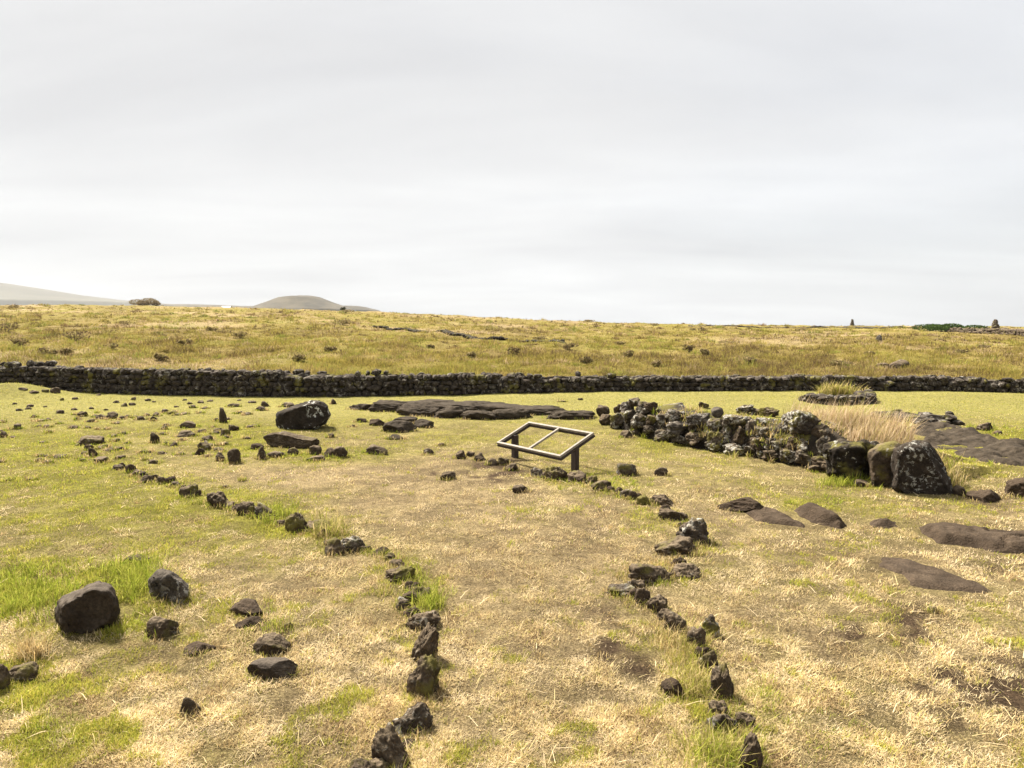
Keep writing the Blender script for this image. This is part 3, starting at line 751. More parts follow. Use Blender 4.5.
bm_obj('crossbar', lambda bm: box_bm(bm, tl(.02, 0, 0), (.046, 2 * hd - .046, .036), RX), M_WOOD_PALE, sign)

# ================================================================== things on the far skyline
def shrub(name, g, w, h, cols, n, seed, label, cat='bush', group=None, leaf=.09):
    r = np.random.default_rng(seed)
    root = empty(name, tuple(g), label, cat, group)
    nl = 6
    cen = np.stack([r.uniform(-.38, .38, nl) * w, r.uniform(-.3, .3, nl) * w, r.uniform(.35, .62, nl) * h], -1)
    rad = r.uniform(.3, .5, nl)
    k = r.integers(0, nl, n)
    d = r.normal(size=(n, 3)); d /= np.linalg.norm(d, axis=1)[:, None]
    c = cen[k] + d * (rad[k] * r.uniform(.55, 1.0, n) ** .5)[:, None] * np.array([w * .6, w * .5, h * .72])
    c[:, 2] = np.clip(c[:, 2], .02, None)
    a = r.normal(size=(n, 3)); a /= np.linalg.norm(a, axis=1)[:, None]
    b = np.cross(a, r.normal(size=(n, 3))); b /= np.linalg.norm(b, axis=1)[:, None]
    L = leaf * r.uniform(.6, 1.4, n)[:, None]
    V = np.stack([c - a * L, c + b * L * .45, c + a * L, c - b * L * .45], 1).reshape(-1, 3)
    F = np.arange(4 * n).reshape(n, 4)
    cl = np.array(cols)[r.integers(0, len(cols), n)] * r.uniform(.7, 1.3, n)[:, None]
    link('crown', mesh_np('crown', V, F, np.repeat(cl, 4, 0), False), M_LEAF, root)
    bm = bmesh.new()
    for q in range(5):
        a0 = q * 1.26; top = cen[q % nl]
        m = bmesh.ops.create_cone(bm, segments=6, radius1=.035 * h + .01, radius2=.012 * h, depth=1, cap_ends=True)
        p0 = np.array([.06 * w * math.cos(a0), .06 * w * math.sin(a0), -.05]); v = top - p0
        for vv in m['verts']:
            tt = vv.co.z + .5
            vv.co = (vv.co.x + p0[0] + v[0] * tt, vv.co.y + p0[1] + v[1] * tt, p0[2] + v[2] * tt)
    me = bpy.data.meshes.new('stem'); bm.to_mesh(me); bm.free()
    link('stem', me, M_STEM, root)
    return root
DARKG = [(.035, .045, .014), (.05, .06, .018), (.03, .032, .014)]
BROWNG = [(.085, .065, .03), (.11, .085, .04), (.06, .05, .025), (.10, .09, .035)]
OLIVE = [(.13, .12, .03), (.17, .15, .04), (.10, .10, .028)]

def skyline(px, dy=0.0, y=None):
    """point on the ridge in that direction"""
    ys = np.linspace(120, 200, 200); xs = (px - CX) / F_PX * ys
    z = terrain(xs, ys); k = int(np.argmax((z - CAM_H) / ys))
    return np.array([xs[k], ys[k] + dy, float(terrain(xs[k], ys[k] + dy))])

g = skyline(146); shrub('bush', g + [0, 0, -.5], 7.4, 2.5, [(.26, .20, .12), (.20, .155, .09), (.30, .235, .15), (.22, .19, .10)], 3500, 21, 'broad brown bush rising on the skyline left of the cone hill', leaf=.16)
g = at(946, 331.5); shrub('bush', g + [0, 0, -.1], 8.5, 1.7, [(.05, .085, .02), (.07, .11, .028), (.04, .06, .018)], 3500, 22, 'low bright green bush on the far right skyline', leaf=.16)
g = skyline(344); shrub('bush', g, 1.5, 1.3, DARKG, 500, 23, 'tiny dark bush on the skyline at the foot of the cone hill', leaf=.12)
BUSH = [(6, 332, 18, 8), (12, 308.5, 10, 3), (75, 341, 26, 8), (48, 356, 20, 7), (66, 355, 14, 6), (125, 325, 16, 4), (185, 345, 12, 5), (240, 338, 14, 5), (212, 331, 10, 4), (342, 325, 20, 5), (346, 313, 15, 3),
        (472, 358, 10, 5), (514, 357, 11, 8), (570, 350, 13, 6), (628, 358, 12, 7), (689, 352, 12, 7), (703, 356, 10, 6), (540, 341, 16, 4), (620, 345, 9, 3), (698, 331, 14, 3), (730, 344, 22, 3),
        (655, 367, 12, 6), (750, 363, 12, 5), (840, 365, 20, 4), (865, 356, 14, 4), (985, 348, 14, 3), (960, 353, 10, 3), (590, 313.5, 10, 2), (655, 325.5, 12, 2), (800, 331, 12, 2), (300, 361, 13, 6),
        (160, 361, 12, 6), (110, 349, 12, 5), (430, 349, 9, 4), (585, 364, 14, 7), (330, 352, 12, 5), (22, 345, 14, 6)]
for i, (px, py, w, h) in enumerate(BUSH):
    g = at(px, py); d = g[1]
    shrub('scrub_bush', g, w * d / F_PX, h * d / F_PX * 1.3, [(.30, .23, .12), (.34, .27, .13), (.24, .19, .09), (.32, .28, .10)] + ([(.12, .085, .05)] * (4 if i in (0, 2, 12, 15) else 1)), 260, 100 + i, 'small brown scrub bush in the long grass beyond the wall', 'bush', 'scrub bushes beyond the boundary wall', leaf=.09 if d < 80 else .14)

def cairn(px, py, w, h, seed, label, slim=False, g=None):
    g = at(px, py) if g is None else g
    d = g[1]; W, H = w * d / F_PX, h * d / F_PX
    r = np.random.default_rng(seed)
    Vs, Fs, off = [], [], 0
    U, F = rock_unit(3, seed, .7, 8, 3.0)
    n = 6
    for k in range(n):
        for j in range(4 if k < n - 1 else 1):
            ww = W * (.30 - .03 * k) * (1 if k < n - 1 else 1.6)
            a = j * 1.57 + k * .7
            rad = W * (.22 - .028 * k) if k < n - 1 else 0
            U, F = rock_unit(2, seed + 10 * k + j, .7, 8, 3.0)
            Vs.append(U * [ww, ww, H / n * .75] + [rad * math.cos(a), rad * math.sin(a), H * (k + .45) / n]); Fs.append(F + off); off += len(U)
    V = np.vstack(Vs); o = link('stone_cairn', mesh_np('stone_cairn', V, np.vstack(Fs), smooth=False), M_BASALT_L, None, tuple(g))
    return tag(o, label, 'cairn')
cairn(851, 326, 4.6, 6.0, 31, 'small dark stone cairn on the skyline above the stone ring', g=skyline(851))
cairn(995, 330, 8.5, 10.0, 33, 'larger grey stone cairn rising above the dark bank, far right')
def stand_stone(px, py, w, h, seed, label, name='standing_stone', cat='standing stone', mat=M_BASALT_L):
    g = at(px, py); d = g[1]
    U, F = rock_unit(4, seed, .7, 9, 3.0)
    o = link(name, mesh_np(name, U * [w * d / F_PX / 2, w * d / F_PX / 2.4, h * d / F_PX * .6] + [0, 0, h * d / F_PX * .42], F), mat, None, tuple(g))
    return tag(o, label, cat)
stand_stone(878, 342.5, 6.5, 8.0, 35, 'grey upright stone alone in the far grass, below the skyline cairns', mat=M_GREY)
stand_stone(899, 369, 17, 9, 36, 'dark rock heap in the grass just beyond the wall, right', 'rock_heap', 'rock', M_BASALT)
stand_stone(882, 367.5, 12, 4.5, 37, 'low dark rock touching the rock heap beyond the wall', 'rock_heap', 'rock', M_BASALT)
row_wall('lava_bank', 'dark rough lava bank along the far right skyline', [(950, 332), (985, 334), (1024, 336), (1090, 338), (1180, 340)], [328, 329, 329, 329, 330], 1.2, 12, M_BASALT, course=.4, stw=(.5, 1.2), n=2, cat='rock bank')
row_wall('skyline_wall', 'thin dark stone line along the skyline between the two cairns', [(690, 326.3), (740, 326.8), (820, 327.2), (900, 327.6), (935, 328)], [325.4, 325.6, 325.7, 325.9, 326], .6, 13, M_WALL, course=.25, stw=(.3, .8), n=1)

hg = skyline(219, 6)
hut = empty('small_hut', (hg[0], hg[1], hg[2] - .1), 'tiny white hut with grey roof on the left skyline', 'hut')
bm_obj('wall', lambda bm: box_bm(bm, (.25, 0, .55), (1.9, 1.6, 1.1), bev=.02), M_HUTW, hut)
def roof_bm(bm):
    v = [bm.verts.new(p) for p in ((-1.3, -1, 1.1), (1.3, -1, 1.1), (1.3, 1, 1.1), (-1.3, 1, 1.1), (-1.2, 0, 1.65), (1.2, 0, 1.65))]
    for f in ((0, 1, 5, 4), (2, 3, 4, 5), (1, 2, 5), (3, 0, 4), (3, 2, 1, 0)): bm.faces.new([v[i] for i in f])
bm_obj('roof', roof_bm, M_HUTR, hut)

# ================================================================== hills and sea
def hill(name, cx, cy, rx, ry, prof_fn, zbase, mat, n=(90, 120), seed=1, amp=.03):
    rr = np.linspace(0, 1, n[0]); a = np.linspace(0, 2 * math.pi, n[1], endpoint=False)
    Rr, A = np.meshgrid(rr, a, indexing='ij')
    X = cx + rx * Rr * np.cos(A); Y = cy + ry * Rr * np.sin(A)
    H = prof_fn(Rr)
    Z = zbase + H * (1 + amp * fbm2(X / (rx * .22), Y / (ry * .22), seed, 4))
    I = np.arange(n[0] * n[1]).reshape(n)
    F = np.stack([I[:-1, :], I[1:, :], np.roll(I, -1, 1)[1:, :], np.roll(I, -1, 1)[:-1, :]], -1).reshape(-1, 4)
    V = np.stack([X, Y, Z], -1).reshape(-1, 3)
    loc = np.array([cx, cy, zbase])
    return kind(link(name, mesh_np(name, V - loc, F), mat, None, tuple(loc)), 'structure')
def hx(px, y): return (px - CX) / F_PX * y
# cone hill: distance 1500 m
Y1 = 1100
top = CAM_H + (HORIZ - 295.5) * Y1 / F_PX
hill('hill', hx(301, Y1), Y1, 140, 125, lambda r: (top + 25) * np.interp(r, [0, .12, .22, .34, .46, .6, 1], [1.0, .985, .955, .87, .79, .70, .0]), -25, M_HILL, seed=3, amp=.02)
hill('hill', hx(346, 1300), 1300, 125, 120, lambda r: (CAM_H + (HORIZ - 305.3) * 1300 / F_PX + 25) * np.interp(r, [0, .15, .3, .5, 1], [1, .985, .95, .85, 0]), -25, M_HILL, seed=4, amp=.02)
# great shield volcano, 4 km off
Y2 = 2400
t2 = CAM_H + (HORIZ - 268) * Y2 / F_PX
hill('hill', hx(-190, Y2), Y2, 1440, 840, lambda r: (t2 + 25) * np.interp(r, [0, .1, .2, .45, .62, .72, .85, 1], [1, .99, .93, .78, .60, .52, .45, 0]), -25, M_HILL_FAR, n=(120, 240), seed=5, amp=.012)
hill('hill', hx(190, 1500), 1500, 460, 200, lambda r: (CAM_H + (HORIZ - 304.6) * 1500 / F_PX + 25) * np.interp(r, [0, .2, .5, 1], [1, .97, .9, 0]), -25, M_HILL, seed=6, amp=.03)
V = np.array([[-3400, 250, -24], [3400, 250, -24], [3400, 3800, -24], [-3400, 3800, -24]], float)
kind(link('sea', mesh_np('sea', V, [[0, 1, 2, 3]]), M_SEA), 'structure')

# ================================================================== ground colours: one map for the turf, the soil and every blade
def blob(px, py, cx, cy, rx, ry):
    return np.exp(-(((px - cx) / rx) ** 2 + ((py - cy) / ry) ** 2))
GB = [(330, 720, 60, 50, -.35), (500, 735, 80, 30, -.2), (600, 750, 60, 20, -.2), (180, 700, 60, 40, -.12), (20, 590, 45, 30, .7), (135, 592, 40, 26, .75), (100, 640, 120, 12, .25), (30, 700, 50, 40, .3), (60, 745, 70, 30, .25), (10, 665, 40, 20, .2), (230, 540, 160, 22, .12), (150, 500, 220, 40, .22), (60, 455, 120, 30, .3),
      (600, 485, 42, 14, .5), (560, 478, 30, 8, .5), (655, 520, 30, 10, .4), (545, 512, 30, 10, .35), (570, 455, 70, 16, .25), (470, 440, 60, 12, .25), (660, 440, 26, 10, .75), (860, 477, 40, 9, .9), (960, 452, 60, 10, .6), (985, 475, 50, 16, .5),
      (1000, 435, 40, 10, .6), (850, 505, 120, 14, .22), (740, 480, 120, 22, .22), (720, 760, 45, 25, .7), (700, 690, 26, 22, .6), (660, 640, 32, 16, .45), (420, 600, 26, 26, .7), (398, 560, 26, 14, .6), (325, 540, 24, 14, .6), (280, 525, 34, 12, .6),
      (215, 500, 40, 12, .4), (320, 455, 90, 10, .6), (240, 445, 40, 10, .4), (120, 470, 60, 14, .3), (240, 425, 60, 14, .35), (30, 390, 60, 8, .5), (840, 680, 60, 14, .14), (830, 730, 60, 20, .14), (895, 640, 40, 14, .12), (700, 570, 30, 14, .3), (760, 725, 30, 40, .4), (815, 505, 30, 8, .4)]
SB = [(880, 655, 90, 36, .3), (830, 555, 70, 24, .2), (930, 740, 70, 22, .25), (560, 560, 40, 30, .2), (604, 630, 16, 14, 1.1), (614, 655, 20, 18, 1.1), (592, 618, 20, 8, 1.0), (640, 676, 18, 7, .8), (640, 672, 16, 8, .5), (496, 470, 28, 13, 1.2), (440, 475, 22, 8, .7), (1008, 690, 40, 26, 1.5), (905, 630, 34, 22, .8), (960, 675, 26, 12, .8), (600, 515, 24, 20, .35), (985, 497, 26, 7, .8), (920, 610, 60, 14, .2), (860, 635, 36, 16, .3),
      (960, 690, 60, 40, .3), (180, 640, 60, 16, .2), (70, 640, 60, 10, .3), (450, 670, 18, 30, .2), (300, 700, 60, 30, .3), (275, 645, 60, 24, .4), (560, 700, 30, 50, .2), (450, 640, 20, 30, .35), (1000, 570, 40, 12, .4), (770, 440, 60, 6, .2), (880, 560, 60, 20, .2)]
def maps(x, y):
    px, py, _ = project(np.stack([x, y, np.zeros_like(x)], -1))
    far_turf = 1 - sstep(405, 480, py)
    g = .19 + .45 * far_turf
    g = g + .42 * (1 - sstep(160, 420, px)) * (1 - sstep(500, 590, py)) * sstep(415, 470, py)
    g = g + .16 * (1 - sstep(0, 330, px)) * sstep(560, 620, py)
    g = g - .34 * blob(px, py, 520, 650, 110, 170) - .26 * blob(px, py, 430, 500, 110, 40) - .2 * blob(px, py, 850, 640, 150, 70)
    for cx, cy, rx, ry, a in GB: g = g + a * blob(px, py, cx, cy, rx, ry)
    n = fbm2(x * .9, y * .9, 61, 4); n2 = fbm2(x * 3.1, y * 3.1, 67, 3)
    trail = blob(px, py, 185, 462, 130, 16) + .8 * blob(px, py, 280, 478, 120, 12) + blob(px, py, 250, 412, 40, 8)
    g = g - .5 * trail
    g = g + .22 * n + .22 * n2
    s = 0.02 + .13 * np.clip(fbm2(x * 1.6 + 9, y * 1.6, 71, 4) - .12, 0, 1) + .0 * px
    for cx, cy, rx, ry, a in SB: s = s + a * blob(px, py, cx, cy, rx, ry) * (.7 + 2.6 * fbm2(x * 6.5, y * 5.5, 75, 4))
    return np.clip(g, 0, 1), np.clip(s, 0, 1), px, py

STRAW = np.array([(.61, .475, .265), (.50, .375, .195), (.73, .59, .37), (.345, .245, .125), (.58, .47, .235), (.18, .118, .062)])
GREEN = np.array([(.39, .365, .062), (.33, .335, .05), (.46, .405, .09), (.25, .285, .04), (.42, .36, .075)])
LAWN = np.array([(.36, .335, .10), (.31, .30, .08), (.45, .37, .17), (.245, .255, .062)])
SOIL = np.array((.088, .060, .038))

# far field colours
FARC = np.array([(.315, .25, .068), (.355, .26, .12), (.235, .195, .05), (.13, .09, .042), (.45, .345, .215), (.25, .245, .05)])
def far_mix(x, y):
    a = fbm2(x / 6, y / 9, 81, 4); b = fbm2(x / 2.4, y / 3.5 + 50, 85, 3); c = fbm2(x / 12 + 20, y / 16, 89, 3)
    w = np.stack([.8 + 0 * a, np.clip(.25 + 1.6 * b, 0, 2), np.clip(.5 + 1.4 * c, 0, 2), np.clip(-.10 - 2.8 * a, 0, 3) + .12, np.clip(-.15 - 3.0 * c + 1.0 * b, 0, 3), np.clip(-.1 + 2.2 * a - .4 * b, 0, 2)], -1)
    return w / w.sum(-1, keepdims=True)

# the sheet of ground
ys = np.concatenate([np.arange(-6, 3, .25), np.arange(3, 14, .07), np.arange(14, 30, .13), np.arange(30, 200, .75), np.geomspace(200, 900, 40)])
us = np.linspace(-1.55, 1.55, 460)
Yg, Ug = np.meshgrid(ys, us, indexing='ij'); Xg = Ug * (Yg + 8)
Zg = terrain(Xg, Yg)
xf, yf = Xg.ravel(), Yg.ravel()
gm, sm, _, _ = maps(xf, np.maximum(yf, 1.5))
near = (STRAW.mean(0) * .62)[None] * (1 - gm[:, None]) + (GREEN.mean(0) * .62)[None] * gm[:, None]
near = near * (1 - sm[:, None]) + SOIL * sm[:, None]
thatch = sstep(-.3, .4, fbm2(xf * 3.5, yf * 3.5, 91, 3))[:, None]
near = near * (.6 + .4 * thatch) + SOIL * .75 * (1 - thatch) * .4
farw = far_mix(xf, yf) @ FARC * .75
fm = sstep(26.2, 27.5, yf)[:, None]
lawn = LAWN.mean(0) * (.8 + .15 * fbm2(xf * .6, yf * .6, 95, 3))[:, None]
lm = (sstep(15, 20, yf) * .75)[:, None]
colg = (near * (1 - lm) + lawn * lm) * (1 - fm) + farw * fm
I = np.arange(Xg.size).reshape(Xg.shape)
F = np.stack([I[:-1, :-1], I[:-1, 1:], I[1:, 1:], I[1:, :-1]], -1).reshape(-1, 4)
ground = kind(link('ground', mesh_np('ground', np.stack([xf, yf, Zg.ravel()], -1), F, colg), M_GROUND), 'structure')

# ================================================================== grass
def blades(p, az, Ln, lean, curl, w, col):
    n = len(p)
    h = np.stack([np.cos(az), np.sin(az), 0 * az], -1); s = np.stack([-np.sin(az), np.cos(az), 0 * az], -1)
    up = np.array([0, 0, 1.])
    d1 = h * np.sin(lean)[:, None] + up * np.cos(lean)[:, None]
    d2 = h * np.sin(lean + curl)[:, None] + up * np.cos(lean + curl)[:, None]
    m = p + d1 * (Ln * .5)[:, None]; t = m + d2 * (Ln * .5)[:, None]
    w = w[:, None]
    V = np.stack([p - s * w * .5, p + s * w * .5, m - s * w * .42, m + s * w * .42, t], 1).reshape(-1, 3)
    b = np.arange(n)[:, None] * 5
    F = np.concatenate([b + [0, 1, 3], b + [0, 3, 2], b + [2, 3, 4]], 1).reshape(-1, 3)
    return V, F, np.repeat(col, 5, 0)

def clear(x, y, pad=1.0):
    k = np.ones(len(x), bool)
    x0_, y0_ = x, y
    jx, jy = x + .22 * fbm2(x * 3, y * 3, 161, 4), y + .22 * fbm2(x * 3 + 30, y * 3, 163, 4)
    for poly in SLABS: k &= ~poly_inside(jx, jy, poly)
    for cx, cy, rx, ry, a in FOOT:
        m = np.abs(x - cx) < 2
        idx = np.nonzero(m & (np.abs(y - cy) < 2))[0]
        if len(idx) == 0: continue
        dx, dy = x[idx] - cx, y[idx] - cy
        c, s = math.cos(-a), math.sin(-a)
        k[idx[((dx * c - dy * s) / rx) ** 2 + ((dx * s + dy * c) / ry) ** 2 < pad]] = False
    return k

wx = np.array([p[0] for p in WALL_XY]); wy = np.array([p[1] for p in WALL_XY])
N = 1050000
px = rng.uniform(-230, 1254, N); py = 391 + 445 * rng.uniform(0, 1, N) ** .9
x, y = flat_at(px, py)
k = (y < np.interp(x, wx, wy) - .3) & clear(x, y)
x, y = x[k], y[k]
g, s, px, py = maps(x, y)
# tussocky clumping: blades gather round clump centres
cl = fbm2(x * 5.0, y * 5.0, 101, 3); cl2 = fbm2(x * 1.6, y * 1.6, 105, 3)
dens = np.clip(.85 + 1.0 * cl + .2 * cl2, .30, 1) * (1 - .93 * s)
k = rng.uniform(0, 1, len(x)) < dens
x, y, g, s, cl, cl2, py = x[k], y[k], g[k], s[k], cl[k], cl2[k], py[k]
n = len(x); dist = np.hypot(x, y)
pg = sstep(.34, .66, .1 + .8 * g + .62 * fbm2(x * 2.6, y * 2.2, 131, 3) + .62 * fbm2(x * 8, y * 7, 133, 3))
isg = rng.uniform(0, 1, n) < .03 + .92 * pg
ft = 1 - sstep(400, 450, py)
lawn_p = rng.uniform(0, 1, n) < ft * np.clip(.75 + .9 * fbm2(x / 2.2, y / 3.0, 137, 3), .1, 1)
tone = np.clip(3.0 + 3.4 * fbm2(x * 6.5, y * 5.5, 171, 3) + 1.6 * fbm2(x * 1.3, y * 1.3, 173, 2) + rng.normal(0, 1.25, n), 0, 5).round().astype(int)
col = STRAW[np.array([5, 3, 1, 4, 0, 2])[tone]]
col = np.where(isg[:, None], GREEN[rng.integers(0, 5, n)], col)
col = np.where((lawn_p & ~isg)[:, None] | (lawn_p & (rng.uniform(0, 1, n) < .5))[:, None], LAWN[rng.integers(0, 4, n)], col)
col = col * (rng.uniform(.66, 1.25, n) * (1 + .2 * cl2 + .35 * cl))[:, None]
Ln = np.where(isg, rng.uniform(.02, .05, n), rng.uniform(.018, .06, n)) * (1 + .8 * np.clip(cl, -.5, 1))
Ln *= np.where(ft > .3, .75, 1) * (1 + .7 * np.clip(g - .75, 0, 1) * isg)
Ln = np.maximum(Ln, .012 + .0012 * dist)
lean = np.where(isg, rng.uniform(.1, .9, n), rng.uniform(.6, 1.5, n))
curl = rng.uniform(-.4, .9, n)
w = np.maximum(rng.uniform(.0018, .0042, n), .52 * dist / F_PX * rng.uniform(.5, 1.15, n))
p = np.stack([x, y, terrain(x, y) - .006], -1)
V, F, C = blades(p, rng.uniform(0, 2 * math.pi, n), Ln, lean, curl, w, col)
kind(link('short_grass', mesh_np('short_grass', V, F, C, False), M_BLADE), 'stuff')

# long loose straws lying on top
n = 900
px = rng.uniform(-230, 1254, n); py = 470 + 370 * rng.uniform(0, 1, n)
x, y = flat_at(px, py); k = clear(x, y); x, y = x[k], y[k]; n = len(x)
p = np.stack([x, y, terrain(x, y) + .012], -1)
V, F, C = blades(p, rng.uniform(0, 6.28, n), rng.uniform(.08, .2, n), rng.uniform(1.1, 1.5, n), rng.uniform(.1, .6, n), np.maximum(.003, .6 * np.hypot(x, y) / F_PX), (STRAW[[2, 0, 4]][rng.integers(0, 3, n)]) * rng.uniform(.85, 1.2, n)[:, None])
kind(link('loose_straw', mesh_np('loose_straw', V, F, C, False), M_BLADE), 'stuff')

# longer tufts round the stones and in the lush spots
P_, A_, L_, Le_, C_, W_, K_ = [], [], [], [], [], [], []
def tuft(cx, cy, r, n, hgt, pal, spread=.7):
    a = rng.uniform(0, 6.28, n); q = r * np.sqrt(rng.uniform(0, 1, n))
    x, y = cx + q * np.cos(a), cy + q * np.sin(a)
    P_.append(np.stack([x, y, terrain(x, y) - .01], -1)); A_.append(rng.uniform(0, 6.28, n)); L_.append(hgt * rng.uniform(.5, 1.15, n))
    Le_.append(rng.uniform(.05, spread, n)); K_.append(rng.uniform(0, 1.0, n)); W_.append(np.maximum(.0042, .6 * math.hypot(cx, cy) / F_PX) * rng.uniform(.6, 1.2, n))
    C_.append(np.array(pal)[rng.integers(0, len(pal), n)] * rng.uniform(.5, 1.4, n)[:, None])
def tuft_z(c, r, n, hgt, pal, spread=.8):
    tuft(c[0], c[1], r, n, hgt, pal, spread)
    P_[-1][:, 2] = c[2] - .02
    KEEP.append((sum(len(p) for p in P_[:-1]), n))
KEEP = []
LUSH = [(.29, .32, .04), (.34, .35, .06), (.20, .25, .03), (.40, .38, .08)]
MIXP = [(.30, .29, .06), (.45, .36, .14), (.52, .40, .20), (.26, .26, .05)]
DRYP = [(.50, .38, .18), (.42, .30, .13), (.56, .44, .24)]
for (cx, cy, W, D, H) in ROCKS:
    d = math.hypot(cx, cy)
    if d > 22: continue
    gg = float(maps(np.array([cx]), np.array([cy]))[0][0])
    for j in range(int(6 + 34 * min(W, .4))):
        a = rng.uniform(0, 6.28); u = rng.uniform(.82, 1.15)
        r_ = rng.uniform()
        pal = LUSH if r_ < gg * .6 else MIXP if r_ < .62 else DRYP
        tuft(cx + W * u * math.cos(a), cy + D * u * math.sin(a), .05 + .12 * W, 16, rng.uniform(.05, .12) * (1 if d > 6 else .9), pal)
for row in (KERB_L, KERB_R):
    cs = [((b[0] + b[2]) / 2, b[3] - 2) for b in row]
    for (a, b) in zip(cs[:-1], cs[1:]):
        for _ in range(9):
            u = rng.uniform(); g_ = at(a[0] + u * (b[0] - a[0]) + rng.normal() * 3.5, a[1] + u * (b[1] - a[1]) + rng.normal() * 2)
            tuft(g_[0], g_[1], .07, 16, rng.uniform(.05, .12), [LUSH, MIXP, MIXP, DRYP][rng.integers(0, 4)], .8)
for (qx, qy, rx, ry, m, hh, pal) in [(25, 598, 48, 22, 150, .17, LUSH), (134, 586, 22, 22, 90, .22, LUSH), (120, 574, 30, 8, 40, .18, LUSH), (130, 625, 16, 10, 20, .1, LUSH), (165, 605, 28, 14, 30, .12, MIXP), (55, 575, 60, 14, 60, .1, LUSH), (430, 605, 16, 9, 40, .2, LUSH), (412, 578, 10, 12, 22, .12, LUSH), (384, 592, 8, 10, 14, .12, MIXP),
        (328, 532, 14, 8, 40, .24, MIXP), (278, 518, 16, 8, 36, .2, LUSH), (214, 502, 24, 6, 14, .1, LUSH), (690, 650, 14, 20, 30, .15, MIXP), (712, 757, 30, 18, 50, .19, MIXP), (716, 760, 24, 14, 40, .18, LUSH), (698, 690, 16, 14, 40, .17, MIXP), (676, 655, 12, 16, 30, .16, MIXP), (760, 690, 16, 20, 20, .1, LUSH), (700, 545, 14, 14, 24, .12, MIXP),
        (862, 483, 40, 4, 90, .2, LUSH), (655, 436, 16, 5, 26, .22, LUSH), (610, 485, 40, 8, 40, .09, LUSH), (555, 479, 18, 4, 16, .08, LUSH), (325, 455, 60, 5, 40, .1, LUSH), (985, 430, 40, 5, 40, .12, LUSH), (960, 461, 60, 4, 40, .1, LUSH), (650, 570, 24, 10, 30, .14, DRYP), (670, 640, 12, 16, 22, .16, DRYP),
        (30, 655, 14, 7, 30, .18, DRYP), (838, 395, 16, 1.2, 60, .55, MIXP), (815, 503, 30, 5, 20, .09, LUSH), (758, 440, 30, 5, 20, .2, MIXP), (808, 440, 8, 12, 20, .25, DRYP), (50, 740, 50, 24, 40, .08, LUSH), (275, 628, 20, 8, 12, .1, LUSH), (915, 420, 10, 2, 14, .2, LUSH), (835, 735, 50, 14, 14, .07, LUSH), (20, 386, 30, 2, 30, .15, MIXP)]:
    for _ in range(m):
        g_ = at(qx + rx * rng.normal() * .6, qy + ry * rng.normal() * .6)
        tuft(g_[0], g_[1], .06, 14, hh * rng.uniform(.6, 1.15), pal, .8)
for _ in range(420):
    i_, j_ = int(rng.integers(2, nS - 4)), int(rng.integers(3, nR - 4))
    if fbm2(np.array([i_ / 7.0]), np.array([j_ / 4.0]), 151, 2)[0] < -.12: continue
    tuft_z(CORE_V[i_, j_], .10, 14, rng.uniform(.07, .2), [MIXP, DRYP, MIXP, LUSH][rng.integers(0, 4)])
for _ in range(90):
    g_ = np.array(RUIN_XY[7]) + np.array([rng.uniform(-.3, 1.5), 0]); g_[1] = np.interp(g_[0], [p[0] for p in RUIN_XY], [p[1] for p in RUIN_XY]) + rng.uniform(.55, 1.1)
    tuft(g_[0], g_[1], .1, 14, rng.uniform(.2, .5), [DRYP, DRYP, MIXP][rng.integers(0, 3)], .5)
for _ in range(420):
    g_ = at(rng.uniform(-60, 1080), 470 + 320 * rng.uniform() ** .8)
    tuft(g_[0], g_[1], .045, 22, rng.uniform(.035, .085), [DRYP, DRYP, MIXP][rng.integers(0, 3)], 1.1)
p = np.vstack(P_); kk = clear(p[:, 0], p[:, 1], .8)
for a_, n_ in KEEP: kk[a_:a_ + n_] = True
V, F, C = blades(p[kk], np.concatenate(A_)[kk], np.concatenate(L_)[kk], np.concatenate(Le_)[kk], np.concatenate(K_)[kk], np.concatenate(W_)[kk], np.vstack(C_)[kk])
kind(link('grass_tufts', mesh_np('grass_tufts', V, F, C, False), M_BLADE), 'stuff')

# tall dry plumes leaning right behind the ruined wall
n = 22000
qx = np.clip(784 + 128 * rng.beta(1.6, 1.5, n), 784, 915); qy = 406 + 44 * rng.uniform(0, 1, n) + 4 * rng.normal(0, 1, n) ** 1.0 + (qx - 782) * .09
xy = np.array([flat_at(a, b, .25) for a, b in zip(qx, qy)]).reshape(n, 2)
x, y = xy[:, 0], xy[:, 1]
dd, tt, ss = seg_dist(x, y, RUIN_XY); k = (ss > 0) & (dd > .5) & (dd < 2.6 + .8 * fbm2(x * 1.5, y * 1.5, 113, 2)) & (fbm2(x * 1.6, y * 1.6, 111, 3) > -.3); x, y = x[k], y[k]; n = len(x)
p = np.stack([x, y, terrain(x, y) - .02], -1)
pal = np.array([(.50, .37, .22), (.54, .41, .26), (.42, .30, .16), (.64, .51, .35), (.26, .18, .09), (.36, .32, .11)])
V, F, C = blades(p, rng.normal(.1, 1.2, n), rng.uniform(.25, .8, n) * rng.uniform(.5, 1, n) * np.clip(.75 + .7 * fbm2(x * 2.2, y * 2.2, 141, 3) * 1.5, .3, 1.25), rng.uniform(.05, .5, n), rng.uniform(.1, .7, n), rng.uniform(.006, .012, n), pal[rng.integers(0, 6, n)] * rng.uniform(.8, 1.2, n)[:, None])
kind(link('tall_dry_grass', mesh_np('tall_dry_grass', V, F, C, False), M_BLADE), 'stuff')

